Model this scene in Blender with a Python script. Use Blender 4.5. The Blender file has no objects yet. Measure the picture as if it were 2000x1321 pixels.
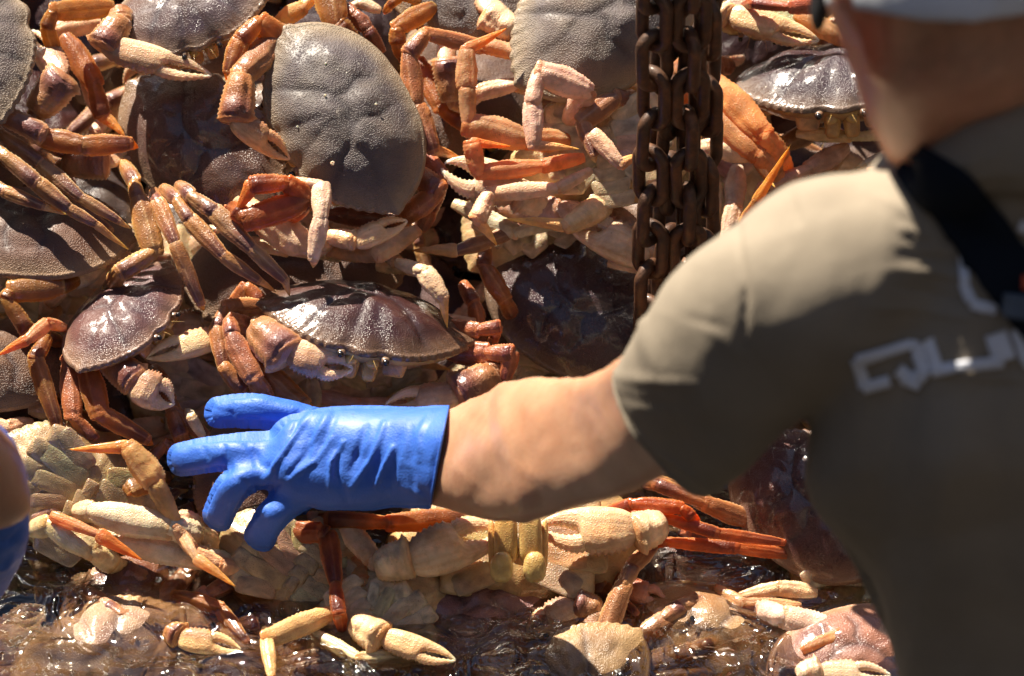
import bpy, math, random
import numpy as np
from mathutils import Vector, Matrix, noise as mnoise
from mathutils.bvhtree import BVHTree
random.seed(7)
SC = bpy.context.scene
COL = SC.collection

# ------------------------------------------------------------------ camera
TH = math.radians(38.0)
DIST = 5.0
K = 0.2/2000
CAM = np.array([0.0, -DIST*math.cos(TH), DIST*math.sin(TH)])
FW = np.array([0.0, math.cos(TH), -math.sin(TH)])
RT = np.array([1.0, 0.0, 0.0])
UP = np.array([0.0, math.sin(TH), math.cos(TH)])
BK = -FW
cam = bpy.data.cameras.new('camera'); camo = bpy.data.objects.new('camera', cam); COL.objects.link(camo)
camo.location = CAM; camo.rotation_euler = (math.pi/2-TH, 0, 0)
cam.lens = 180; cam.sensor_width = 36; cam.clip_start = 0.1; cam.clip_end = 200
cam.dof.use_dof = True; cam.dof.focus_distance = 4.93; cam.dof.aperture_fstop = 3.4; cam.dof.aperture_blades = 8
SC.camera = camo
# ------------------------------------------------------------------ light
SUN_EL, SUN_AZ = 54.0, -40.0      # azimuth measured from +Y towards +X
w = bpy.data.worlds.new('World'); SC.world = w; w.use_nodes = True
nt = w.node_tree; bg = nt.nodes['Background']
sky = nt.nodes.new('ShaderNodeTexSky'); sky.sky_type = 'NISHITA'; sky.sun_disc = False
sky.sun_elevation = math.radians(SUN_EL); sky.sun_rotation = math.radians(SUN_AZ); sky.air_density = .8; sky.dust_density = .4
nt.links.new(sky.outputs[0], bg.inputs[0]); bg.inputs[1].default_value = 0.05
el, az = math.radians(SUN_EL), math.radians(SUN_AZ)
SDIR = Vector((math.sin(az)*math.cos(el), math.cos(az)*math.cos(el), math.sin(el)))
sl = bpy.data.lights.new('sun', 'SUN'); sl.energy = 5.0; sl.angle = math.radians(0.55); sl.color = (1.0, 0.91, 0.76)
so = bpy.data.objects.new('sun', sl); COL.objects.link(so); so.rotation_mode = 'QUATERNION'
so.rotation_quaternion = SDIR.to_track_quat('Z', 'Y'); so.location = (-3, 4, 8)
SC.view_settings.view_transform = 'Standard'; SC.view_settings.look = 'None'
SC.view_settings.exposure = 1.3; SC.view_settings.gamma = 1.0; SC.view_settings.use_curve_mapping = False
SC.cycles.max_bounces = 8; SC.cycles.transparent_max_bounces = 12
SC.cycles.use_denoising = True
SC.cycles.sample_clamp_indirect = 6

# ------------------------------------------------------------------ picture -> place
SL = math.radians(40.0)
SN = np.array([0.0, -math.sin(SL), math.cos(SL)])
def ray(px, py): return FW + RT*(px-1000)*K + UP*(660.5-py)*K
def d_slope(px, py):
    r = ray(px, py); return -(CAM@SN)/(r@SN)
ZW = (CAM + ray(1000, 1085)*d_slope(1000, 1085))[2]
def base(px, py):
    r = ray(px, py); return min(d_slope(px, py), (ZW-CAM[2])/r[2])
def P(px, py, d): return CAM + ray(px, py)*d
def H(px, py, h=0.0): return P(px, py, base(px, py)-h)
def dirv(v):
    a = v[0]*RT + v[1]*UP + v[2]*BK
    return a/np.linalg.norm(a)
def topx(v):
    q = v-CAM; d = q@FW
    return 1000+(q@RT)/d/K, 660.5-(q@UP)/d/K
def topx_arr(V):
    q = V-CAM; d = q@FW
    return np.stack([1000+(q@RT)/d/K, 660.5-(q@UP)/d/K], 1)

# ------------------------------------------------------------------ objects
def mesh(name, V, F, cols=None, mat=None, smooth=True, attr='Col'):
    me = bpy.data.meshes.new(name)
    me.from_pydata([tuple(map(float, v)) for v in V], [], [tuple(map(int, f)) for f in F])
    if cols is not None:
        ca = me.color_attributes.new(attr, 'FLOAT_COLOR', 'POINT')
        c = np.ones((len(V), 4), dtype=np.float32); c[:, :cols.shape[1]] = cols
        ca.data.foreach_set('color', c.ravel())
    if smooth: me.polygons.foreach_set('use_smooth', [True]*len(me.polygons))
    if mat: me.materials.append(mat)
    me.update()
    return me
def link(name, me, M=None, parent=None, color=None):
    o = bpy.data.objects.new(name, me); COL.objects.link(o)
    if parent is not None:
        o.parent = parent
        o.matrix_parent_inverse = WM[parent.as_pointer()].inverted()
    M = M if M is not None else Matrix.Identity(4)
    o.matrix_basis = M
    WM[o.as_pointer()] = M.copy()
    if color is not None: o.color = color
    return o
WM = {}
def tag(o, label=None, cat=None, group=None, kind=None):
    if label: o['label'] = label
    if cat: o['category'] = cat
    if group: o['group'] = group
    if kind: o['kind'] = kind
    return o
def mat4(x, y, z, p, s=(1, 1, 1)):
    M = Matrix.Identity(4)
    for i, (a, k) in enumerate(((x, s[0]), (y, s[1]), (z, s[2]))):
        for j in range(3): M[j][i] = a[j]*k
    for j in range(3): M[j][3] = p[j]
    return M
def nrm(a): return a/max(1e-9, np.linalg.norm(a))
def sstep(a, b, x):
    t = np.clip((x-a)/(b-a), 0, 1); return t*t*(3-2*t)
def interp(xs, ys, x): return np.interp(x, xs, ys)
def smooth_interp(xs, ys, x):      # Catmull-like smooth curve through control values
    xs = np.array(xs, float); ys = np.array(ys, float); x = np.clip(x, xs[0], xs[-1])
    m = np.gradient(ys, xs)
    i = np.clip(np.searchsorted(xs, x)-1, 0, len(xs)-2)
    h = xs[i+1]-xs[i]; t = (x-xs[i])/h
    return (2*t**3-3*t**2+1)*ys[i]+(t**3-2*t**2+t)*h*m[i]+(-2*t**3+3*t**2)*ys[i+1]+(t**3-t**2)*h*m[i+1]
def grid_faces(nr, nc, wrap=True):
    F = []
    cc = nc if wrap else nc-1
    for i in range(nr-1):
        for j in range(cc):
            F.append((i*nc+j, i*nc+(j+1) % nc, (i+1)*nc+(j+1) % nc, (i+1)*nc+j))
    return F

# ------------------------------------------------------------------ materials
def newmat(name):
    m = bpy.data.materials.new(name); m.use_nodes = True
    return m, m.node_tree, m.node_tree.nodes['Principled BSDF']
def N(nt, typ, **kw):
    n = nt.nodes.new(typ)
    for k, v in kw.items(): setattr(n, k, v)
    return n
def setin(n, d):
    for k, v in d.items(): n.inputs[k].default_value = v
def tex_noise(nt, vec, scale, detail=4, rough=.55, dist=0):
    n = N(nt, 'ShaderNodeTexNoise'); setin(n, {'Scale': scale, 'Detail': detail, 'Roughness': rough, 'Distortion': dist})
    nt.links.new(vec, n.inputs['Vector']); return n.outputs['Fac']
def ramp(nt, fac, stops):
    r = N(nt, 'ShaderNodeValToRGB'); nt.links.new(fac, r.inputs[0])
    e = r.color_ramp.elements
    while len(e) < len(stops): e.new(0.5)
    for i, (p, c) in enumerate(stops):
        e[i].position = p; e[i].color = (*c, 1) if len(c) == 3 else c
    return r.outputs[0]
def mixc(nt, fac, a, b, mode='MIX'):
    m = N(nt, 'ShaderNodeMix', data_type='RGBA', blend_type=mode)
    for s, v in ((0, fac), (6, a), (7, b)):
        if hasattr(v, 'links') or isinstance(v, bpy.types.NodeSocket): nt.links.new(v, m.inputs[s])
        else: m.inputs[s].default_value = v if s == 0 else ((*v, 1) if len(v) == 3 else v)
    return m.outputs[2]
def mth(nt, op, a, b=None, clamp=False):
    m = N(nt, 'ShaderNodeMath', operation=op, use_clamp=clamp)
    for i, v in enumerate((a, b)):
        if v is None: continue
        if isinstance(v, bpy.types.NodeSocket): nt.links.new(v, m.inputs[i])
        else: m.inputs[i].default_value = v
    return m.outputs[0]
def bumps(nt, bsdf, layers):
    prev = None
    for h, strength, dist in layers:
        b = N(nt, 'ShaderNodeBump'); b.inputs['Strength'].default_value = strength; b.inputs['Distance'].default_value = dist
        nt.links.new(h, b.inputs['Height'])
        if prev: nt.links.new(prev, b.inputs['Normal'])
        prev = b.outputs[0]
    nt.links.new(prev, bsdf.inputs['Normal']); return prev
def pos(nt): return N(nt, 'ShaderNodeNewGeometry').outputs['Position']
def voro(nt, vec, scale, feature='F1'):
    v = N(nt, 'ShaderNodeTexVoronoi', feature=feature); v.inputs['Scale'].default_value = scale
    nt.links.new(vec, v.inputs['Vector']); return v.outputs['Distance']

def shell_material(name, wet):
    m, nt, b = newmat(name); p = pos(nt)
    at = N(nt, 'ShaderNodeVertexColor', layer_name='Col')
    sep = N(nt, 'ShaderNodeSeparateColor'); nt.links.new(at.outputs[0], sep.inputs[0])
    rim, groove = sep.outputs[0], sep.outputs[1]
    oi = N(nt, 'ShaderNodeObjectInfo')
    n1 = tex_noise(nt, p, 28, 6, .62, .6); n2 = tex_noise(nt, p, 95, 5, .6); n3 = tex_noise(nt, p, 9, 3)
    dark = mixc(nt, 1.0, oi.outputs['Color'], (.55, .5, .62), 'MULTIPLY')
    c = mixc(nt, ramp(nt, n1, [(.35, (0, 0, 0)), (.68, (1, 1, 1))]), dark, oi.outputs['Color'])
    warm = mixc(nt, 1.0, oi.outputs['Color'], (1.5, 1.15, .8), 'MULTIPLY')
    c = mixc(nt, mth(nt, 'MULTIPLY', ramp(nt, n3, [(.45, (0, 0, 0)), (.65, (1, 1, 1))]), .4), c, warm)
    sm = N(nt, 'ShaderNodeMapping'); sm.inputs['Scale'].default_value = (260, 22, 60); sm.inputs['Rotation'].default_value = (.4, .5, .9); nt.links.new(p, sm.inputs['Vector'])
    scr = ramp(nt, tex_noise(nt, sm.outputs[0], 1.0, 3, .6, 1.0), [(.66, (0,)*3), (.72, (1,)*3)])
    scm = mth(nt, 'MULTIPLY', scr, ramp(nt, tex_noise(nt, p, 17, 2), [(.5, (0,)*3), (.62, (.5,)*3)]))
    c = mixc(nt, scm, c, (.46, .40, .33))
    rf = mth(nt, 'MULTIPLY', rim, mth(nt, 'ADD', n2, .35), True)
    tan = mixc(nt, .6, (.36, .26, .15), mixc(nt, 1., oi.outputs['Color'], (1.7, 1.55, 1.2), 'MULTIPLY'))
    c = mixc(nt, rf, c, tan)
    c = mixc(nt, mth(nt, 'MULTIPLY', groove, .55), c, (.03, .022, .03))
    # granule tops slightly paler, white specks of scale worm and scratches
    vg = voro(nt, p, 640)
    gran = ramp(nt, vg, [(.0, (1, 1, 1)), (.55, (0, 0, 0))])
    c = mixc(nt, mth(nt, 'MULTIPLY', gran, .28), c, mixc(nt, 1., c, (2.0, 1.9, 1.8), 'MULTIPLY'))
    vs = voro(nt, p, 75); spk = ramp(nt, vs, [(.05, (1, 1, 1)), (.085, (0, 0, 0))])
    mask = ramp(nt, tex_noise(nt, p, 13, 2), [(.56, (0, 0, 0)), (.62, (1, 1, 1))])
    spk2 = mth(nt, 'MULTIPLY', spk, mask)
    c = mixc(nt, mth(nt, 'MULTIPLY', spk2, .8), c, (.62, .58, .5))
    nt.links.new(c, b.inputs['Base Color'])
    rr = ramp(nt, n1, [(.3, (.22,)*3), (.7, (.42,)*3)]) if wet else ramp(nt, n1, [(.3, (.42,)*3), (.7, (.6,)*3)])
    nt.links.new(rr, b.inputs['Roughness'])
    setin(b, {'Coat Weight': .7 if wet else .12, 'Coat Roughness': .13 if wet else .3, 'Specular IOR Level': .5,
              'Subsurface Weight': .06, 'Subsurface Radius': (1, .4, .2), 'Subsurface Scale': .004})
    bumps(nt, b, [(n1, .4, .0018), (gran, .55 if wet else .9, .0009), (n2, .3, .0007), (spk2, .6, .001)])
    return m
MSHELL = shell_material('crab_shell_dry', False); MSHELLW = shell_material('crab_shell_wet', True)

def limb_material(name, scatter=.22, wet=.35, gscale=520, glow=False):
    m, nt, b = newmat(name); p = pos(nt)
    at = N(nt, 'ShaderNodeVertexColor', layer_name='Col'); oi = N(nt, 'ShaderNodeObjectInfo')
    c = mixc(nt, 1., at.outputs[0], oi.outputs['Color'], 'MULTIPLY')
    n1 = tex_noise(nt, p, 55, 6, .65, .5); n2 = tex_noise(nt, p, 190, 4, .6)
    c = mixc(nt, ramp(nt, n1, [(.42, (0,)*3), (.75, (.75,)*3)]), c, mixc(nt, 1., c, (.58, .42, .34), 'MULTIPLY'))
    n0 = tex_noise(nt, p, 24, 3, .6)
    c = mixc(nt, ramp(nt, n0, [(.45, (0,)*3), (.7, (.45,)*3)]), c, mixc(nt, 1., c, (1.2, .9, .6), 'MULTIPLY'))
    c = mixc(nt, ramp(nt, n2, [(.5, (0,)*3), (.8, (.55,)*3)]), c, mixc(nt, 1., c, (1.35, 1.2, 1.05), 'MULTIPLY'))
    vs = voro(nt, p, 210); dots = ramp(nt, vs, [(.1, (1,)*3), (.17, (0,)*3)])
    dm = ramp(nt, tex_noise(nt, p, 35, 2), [(.55, (0,)*3), (.65, (1,)*3)])
    c = mixc(nt, mth(nt, 'MULTIPLY', mth(nt, 'MULTIPLY', dots, dm), .5), c, (.16, .08, .05))
    nt.links.new(c, b.inputs['Base Color'])
    nt.links.new(ramp(nt, n1, [(.3, (.28,)*3), (.75, (.5,)*3)]), b.inputs['Roughness'])
    setin(b, {'Coat Weight': wet, 'Coat Roughness': .12, 'Subsurface Weight': scatter, 'Subsurface Radius': (1, .33, .09), 'Subsurface Scale': .011})
    g = ramp(nt, voro(nt, p, gscale), [(.0, (1,)*3), (.5, (0,)*3)])
    bumps(nt, b, [(n1, .3, .001), (g, .6, .0007), (n2, .4, .0005)])
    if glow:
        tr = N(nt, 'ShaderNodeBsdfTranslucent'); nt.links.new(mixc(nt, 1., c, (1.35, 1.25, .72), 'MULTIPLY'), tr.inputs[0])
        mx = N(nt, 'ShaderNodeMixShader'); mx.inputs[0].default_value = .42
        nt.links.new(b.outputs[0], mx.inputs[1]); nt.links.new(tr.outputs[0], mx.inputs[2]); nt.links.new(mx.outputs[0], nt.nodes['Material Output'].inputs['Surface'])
    return m
MLIMB = limb_material('crab_limb'); MBELLY = limb_material('crab_belly', .3, .5, 560); MGLOW = limb_material('crab_limb_thin', .3, .35, 520, True)

def simple(name, col, rough=.5, coat=0, metal=0, nscale=40, namt=.3, bump=.3, bdist=.002, sss=0, sscale=.01):
    m, nt, b = newmat(name); p = pos(nt)
    n1 = tex_noise(nt, p, nscale, 6, .6)
    c = mixc(nt, ramp(nt, n1, [(.35, (0,)*3), (.7, (1,)*3)]), tuple(x*(1-namt) for x in col), tuple(min(1, x*(1+namt*.6)) for x in col))
    nt.links.new(c, b.inputs['Base Color'])
    setin(b, {'Roughness': rough, 'Coat Weight': coat, 'Coat Roughness': .1, 'Metallic': metal, 'Subsurface Weight': sss, 'Subsurface Scale': sscale, 'Subsurface Radius': (1, .35, .18)})
    bumps(nt, b, [(n1, bump, bdist)])
    return m
MEYE = simple('crab_eye', (.012, .009, .01), .2, .35, 0, 60, .2, .05, .0004)
# ------------------------------------------------------------------ crab anatomy (shared meshes)
# carapace units: half width = 1, +Y front, +Z dorsal
OUT = [(0, .66), (.07, .645), (.13, .60), (.2, .585), (.28, .62), (.42, .575), (.58, .49), (.73, .375), (.86, .235), (.955, .11), (1.0, -.02),
       (.965, -.15), (.89, -.29), (.76, -.43), (.60, -.54), (.42, -.615), (.2, -.65), (0, -.66)]
def outline(n):
    pts = OUT + [(-x, y) for x, y in OUT[-2:0:-1]]
    pts = np.array(pts)
    ang = np.unwrap(np.arctan2(pts[:, 0], pts[:, 1]))
    r = np.hypot(pts[:, 0], pts[:, 1])
    th = np.linspace(0, 2*math.pi, n, endpoint=False)
    ang2 = np.concatenate([ang-2*math.pi, ang, ang+2*math.pi]); r2 = np.concatenate([r, r, r])
    R = np.interp(th, ang2, r2)
    for _ in range(5): R = (np.roll(R, 1)+2*R+np.roll(R, -1))/4
    R = R*.975
    R0 = R.copy()
    # ten blunt teeth on each front side margin
    tt = np.where(th > math.pi, 2*math.pi-th, th)
    m = sstep(.42, .55, tt)*(1-sstep(1.56, 1.6, tt))
    ph = (tt-.45)/(1.58-.45)*10
    R = R + m*.026*(1-np.abs(((ph % 1)-.62)/.62).clip(0, 1))*(.6+.4*sstep(.5, 1.5, tt))
    m2 = sstep(1.5, 1.56, tt)*(1-sstep(1.6, 1.66, tt)); R = R + m2*.028
    for _ in range(60*n//260): R0 = (np.roll(R0, 1)+2*R0+np.roll(R0, -1))/4
    return th, R, R0
def seg_d(x, y, pts):
    d = np.full(x.shape, 9.)
    for (ax, ay), (bx, by) in zip(pts[:-1], pts[1:]):
        vx, vy = bx-ax, by-ay
        t = np.clip(((x-ax)*vx+(y-ay)*vy)/(vx*vx+vy*vy), 0, 1)
        d = np.minimum(d, np.hypot(x-ax-t*vx, y-ay-t*vy))
    return d
GROOVES = [[(.52, .40), (.38, .22), (.27, .06), (.16, -.02), (.13, -.12), (.2, -.26), (.16, -.4)],
           [(.16, -.02), (0, -.05)], [(.27, .06), (.5, .0), (.66, .03)], [(.16, .55), (.1, .36), (.06, .2)]]
def fbm(V, s, o=4, seed=0):
    return np.array([mnoise.fractal(Vector((v[0]*s+seed*7.3, v[1]*s-seed*3.1, v[2]*s+seed)), .9, 2.1, o) for v in V])
def make_carapace(seed):
    n, nr = 300, 60
    th, RT_, R0 = outline(n)
    V = []; rim = []; gr = []
    for i in range(nr):
        t = (i+.4)/(nr-1+.4) if i < nr-1 else 1.0
        t = 1-(1-t)**1.25
        kk = sstep(.80, .985, t); R = R0*(1-kk)+RT_*kk
        x = np.sin(th)*R*t; y = np.cos(th)*R*t
        hgt = .29+.02*math.sin(seed*2.1)
        z = hgt*(1-t**2.1)**.85*(1-.10*np.abs(x))
        z = z + .02*y
        ax = np.abs(x)
        for cx, cy, sx, sy, a in ((.22, .34, .14, .12, .035), (0, .12, .13, .13, .03), (0, -.24, .11, .13, .045), (.6, .12, .2, .15, .03), (.48, -.2, .2, .18, .035), (.42, .3, .1, .1, .02), (0, -.48, .16, .06, .015)):
            z = z + .6*a*np.exp(-((ax-cx)/sx)**2-((y-cy)/sy)**2)*(1-t**6)
        g = np.zeros(n)
        for k, gp in enumerate(GROOVES):
            d = seg_d(ax, y, gp); g = np.maximum(g, (.6*np.exp(-(d/.07)**2)+.4*np.exp(-(d/.03)**2))*(1 if k < 2 else .5))
        z = z - .017*g*(1-t**8)
        # raised granular rim bead
        z = z + .012*np.exp(-((t-.975)/.02)**2)
        if i == nr-1: z = z-.012
        for j in range(n): V.append((x[j], y[j], z[j]))
        rim.append(sstep(.72, 1.0, t)*np.ones(n)*(.75+.25*(y < 0))); gr.append(g*(1-t**8))
    V = np.array(V)
    nz = fbm(V, 3.2, 2, seed)*.022+fbm(V, 9, 2, seed+5)*.003
    tt = np.repeat(np.linspace(0, 1, nr), n)
    V[:, 2] += nz*(1-tt**6)
    F = grid_faces(nr, n)
    V = np.vstack([V, [0, 0, V[:n, 2].mean()]]); c = len(V)-1
    F += [(c, (j+1) % n, j) for j in range(n)]
    cols = np.zeros((len(V), 3)); cols[:-1, 0] = np.concatenate(rim); cols[:-1, 1] = np.concatenate(gr)
    return V, [tuple(reversed(f)) for f in F], cols
def make_under(seed):
    n = 160; th, R, R0 = outline(n)
    prof = [(.995, -.004), (.965, -.035), (.92, -.075), (.87, -.10), (.80, -.15), (.72, -.205), (.62, -.245), (.5, -.262), (.3, -.27), (.1, -.272)]
    V = []; cols = []
    cream = np.array([.62, .47, .28]); brown = np.array([.34, .17, .07]); yel = np.array([.58, .45, .2])
    for i, (t, z) in enumerate(prof):
        x = np.sin(th)*R*t; y = np.cos(th)*R*t
        y = y*(1 if i < 3 else 1-.02*i)
        for j in range(n):
            zz = z*(1.0)-.012*math.sin(th[j]*26)*(1 if 3 < i < 7 else 0)*.3
            V.append((x[j], y[j], zz))
            f = max(0, math.cos(th[j]))*.75 if i < 5 else .15
            c = cream*(1-f)+brown*f
            if i < 2: c = c*.6+yel*.4
            cols.append(c)
    V = np.array(V); cols = np.array(cols)
    nz = fbm(V, 9, 4, seed+11); V[:, 2] += nz*.01
    cols *= (1+.35*fbm(V, 7, 3, seed+3))[:, None]
    F = grid_faces(len(prof), n); V = np.vstack([V, [0, 0, -.272]]); cols = np.vstack([cols, [cream]])
    c = len(V)-1; o = (len(prof)-1)*n
    F += [(o+j, o+(j+1) % n, c) for j in range(n)]
    return V, F, np.clip(cols, .02, .9)
SHELLS = []
for sd in (1, 2, 3):
    V, F, C = make_carapace(sd)
    a = mesh('carapace', V, F, C, MSHELL); b_ = a.copy(); b_.materials.clear(); b_.materials.append(MSHELLW)
    SHELLS.append((a, b_))
UNDERS = [mesh('lower_shell', *make_under(s)[:2], make_under(s)[2], MBELLY) for s in (1, 2)]

PUR = np.array([.17, .07, .062]); BRN = np.array([.33, .15, .055]); ORA = np.array([.68, .335, .095]); CRM = np.array([.75, .565, .395]); YEL = np.array([.85, .48, .10])
def make_seg(kind, seed):
    na, ns = 40, 44
    s = np.linspace(0, 1, ns); s = .5-.5*np.cos(s*math.pi); s = s*.35+np.linspace(0, 1, ns)*.65
    if kind == 'm': W = ([0, .03, .1, .3, .55, .85, .96, 1], [.42, .55, .66, .92, 1, .86, .78, .66]); T = ([0, .1, .5, .9, 1], [.5, .8, 1, .85, .5]); bow = .10
    elif kind == 'c': W = ([0, .06, .2, .5, .75, .94, 1], [.55, .68, .8, .95, 1, .92, .8]); T = ([0, .1, .5, .9, 1], [.5, .8, 1, .9, .5]); bow = .14
    elif kind == 'p': W = ([0, .05, .15, .35, .7, .94, 1], [.66, .84, .94, 1, .82, .60, .5]); T = ([0, .1, .4, .9, 1], [.5, .85, 1, .7, .4]); bow = .05
    else: W = ([0, .04, .12, .3, .6, .85, .97, 1], [.5, .85, 1, .86, .58, .26, .07, .01]); T = ([0, .1, .5, .9, 1], [.6, 1, .7, .25, .02]); bow = -.22
    V = []; cols = []
    ph = np.linspace(0, 2*math.pi, na, endpoint=False)
    for si in s:
        endcap = min(1, math.sqrt(max(0, 1-(1-min(1, si/.02))**2))+.02)
        endcap *= min(1, math.sqrt(max(0, 1-(1-min(1, (1-si)/.016))**2))+.02) if kind != 'd' else 1
        wv = float(smooth_interp(*W, si))*.5*endcap; tv = float(smooth_interp(*T, si))*.5*endcap
        for p_ in ph:
            cx, sz = math.cos(p_), math.sin(p_)
            x = math.copysign(abs(cx)**.92, cx); z = math.copysign(abs(sz)**1.18, sz)
            edge = math.exp(-((abs(cx)-1)/.06)**2)
            gsn = max(0, math.sin(si*math.pi*2*(17 if kind in 'mp' else 11)))**1.5
            wid = wv*(1+.085*edge*gsn*(1 if kind != 'd' else .2))
            thk = tv*(1-.16*math.exp(-((cx-.5)/.16)**2)-.16*math.exp(-((cx+.45)/.16)**2)*(1 if kind in 'pd' else .4))
            if kind in 'mcp': thk *= 1-.12*math.exp(-((si-.9)/.025)**2)   # ring groove before the joint
            thk *= 1+.10*max(0, math.sin(si*math.pi*2*24))*(math.exp(-((cx-.2)/.05)**2)+math.exp(-((cx+.78)/.05)**2))*(kind != 'd')
            xx = x*wid+bow*(si-si*si)*.9
            V.append((xx, si, z*thk))
            dors = sstep(-.35, .35, sz+.18*math.sin(si*7+seed))
            cc = ORA*.42+BRN*.5+CRM*.08
            purp = sstep(.1, .95, sz)*(.35+.65*sstep(.2, .8, si) if kind in 'cp' else .75-.3*si)
            d = cc*(1-purp)+PUR*purp
            v = CRM*(.93+.1*math.sin(si*5))
            v = v*(1-.45*sstep(.75, 1, si))+ORA*.45*sstep(.75, 1, si) if kind in 'mc' else v
            c = v*(1-dors)+d*dors
            c = c*(1-.5*edge)+CRM*.5*edge
            if kind in 'mp': c = c*(1-.35*math.exp(-((cx-.2)/.07)**2)*dors)+CRM*.35*math.exp(-((cx-.2)/.07)**2)*dors
            if kind == 'd':
                c = (ORA*.5+CRM*.5)*(1-si)+YEL*si
                c = c*(1-.35*dors)+BRN*.35*dors
                if si > .96: c = np.array([.25, .12, .05])
            if si < .05: c = c*.65+np.array([.70, .52, .36])*.35
            if si > .93 and kind in 'mcp': c = c*.5+np.array([.62, .3, .13])*.5
            cols.append(c)
    V = np.array(V); cols = np.array(cols)
    nz = fbm(V*np.array([1, 3, 1]), 2.2, 3, seed*3+ord(kind)); V[:, 0] += nz*.025; V[:, 2] += nz*.03*np.sign(V[:, 2])
    cols *= (1+.3*fbm(V*np.array([1, 3, 1]), 1.7, 3, seed+20))[:, None]
    F = grid_faces(ns, na)
    V = np.vstack([V, [0, -.002, 0], [V[-na:, 0].mean(), 1.002, 0]]); cols = np.vstack([cols, cols[0], cols[-1]])
    a, b = len(V)-2, len(V)-1
    F += [(a, (j+1) % na, j) for j in range(na)] + [(b, (ns-1)*na+j, (ns-1)*na+(j+1) % na) for j in range(na)]
    return mesh({'m': 'leg', 'c': 'knee', 'p': 'shin', 'd': 'toe'}[kind], V, [tuple(reversed(f)) for f in F], np.clip(cols, .01, .95), MLIMB)
SEG = {k: [make_seg(k, s) for s in (1, 2)] for k in 'mcpd'}

def make_claw(part, seed):
    na, ns = 64, 70
    V = []; cols = []
    ph = np.linspace(0, 2*math.pi, na, endpoint=False)
    if part == 'palm':
        S = [0, .04, .12, .3, .48, .54, .58, .66, .8, .93, 1]; TOP = [.12, .24, .36, .46, .45, .36, .10, .0, -.05, -.02, .015]; BOT = [-.2, -.32, -.42, -.48, -.47, -.45, -.44, -.40, -.32, -.16, -.04]
        TK = [.3, .5, .75, .98, .92, .8, .66, .5, .36, .2, .03]; s0, s1 = 0, 1
    else:
        S = [.46, .5, .56, .66, .78, .9, .97, 1.0]; TOP = [.30, .40, .46, .46, .38, .22, .10, .03]; BOT = [.14, .06, .08, .13, .12, .06, .02, .0]
        TK = [.3, .55, .6, .52, .4, .25, .12, .02]; s0, s1 = .46, 1
    for k in range(ns):
        si = s0+(s1-s0)*k/(ns-1)
        top = float(smooth_interp(S, TOP, si)); bot = float(smooth_interp(S, BOT, si)); tk = float(np.interp(si, S, TK))*.5
        if k == 0 or (k == ns-1): m = (top+bot)/2; top = m+.01; bot = m-.01; tk = .01
        for p_ in ph:
            cx, sz = math.cos(p_), math.sin(p_)
            x = math.copysign(abs(cx)**.8, cx); z = math.copysign(abs(sz)**.85, sz)
            hh = (top-bot)/2; cc = (top+bot)/2
            X = cc+x*hh; Z = z*tk
            # rows of granules on the outer face
            for r in (-.6, -.3, .0, .3, .6):
                g = math.exp(-((cx-r)/.045)**2)
                Z += math.copysign(.017*g*(.55+.45*math.sin(si*105+r*9))*(1 if si < .9 else .3), sz)
            if part == 'palm':
                if cx > .9 and .08 < si < .5: X += .05*max(0, 1-abs(((si*15) % 1)-.7)/.45)
                if cx > .8 and si > .6: X += .028*max(0, math.sin(si*110))
            else:
                if cx > .85: X += .032*max(0, 1-abs(((si*18) % 1)-.6)/.4)
                if cx < -.8: X -= .026*max(0, math.sin(si*110+2))
            V.append((X, si, Z))
            d = sstep(-.1, .8, cx*.8+sz*.35+.1*math.sin(si*9+seed))
            base_ = CRM*np.array([1, .98, .95])
            top_ = PUR*1.25*(.5)+BRN*.5
            f = d*(1-sstep(.35, .8, si))*.75
            c = base_*(1-f)+top_*f
            if math.exp(-min((cx-r)**2 for r in (-.6, -.3, 0, .3, .6))/.003) > .5: c = c*.75+np.array([.55, .28, .12])*.25
            if si > .93: c = c*.4+np.array([.85, .8, .72])*.6
            cols.append(c)
    V = np.array(V); cols = np.array(cols)
    nz = fbm(V, 3, 3, seed+40); V[:, 2] += nz*.02*np.sign(V[:, 2]); cols *= (1+.25*fbm(V, 4, 3, seed+50))[:, None]
    F = grid_faces(ns, na)
    return mesh('claw' if part == 'palm' else 'claw_finger', V, [tuple(reversed(f)) for f in F], np.clip(cols, .01, .95), MBELLY)
PALM = make_claw('palm', 1); CFING = make_claw('finger', 1)
def make_wrist():
    me = make_seg('c', 9); me.name = 'wrist'
    n = len(me.vertices); co = np.zeros(n*3); me.vertices.foreach_get('co', co); co = co.reshape(-1, 3)
    # chunky, with a spine on the inner corner
    co[:, 0] *= 1.0; sp = np.exp(-((co[:, 1]-.86)/.07)**2)*(co[:, 0] > .25); co[:, 0] += .10*sp*(co[:, 0]-.25)/.25
    co[:, 2] *= 1+.05*np.sin(co[:, 1]*60)*np.sin(co[:, 0]*50)
    me.vertices.foreach_set('co', co.ravel())
    return me
WRIST = make_wrist()

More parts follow.
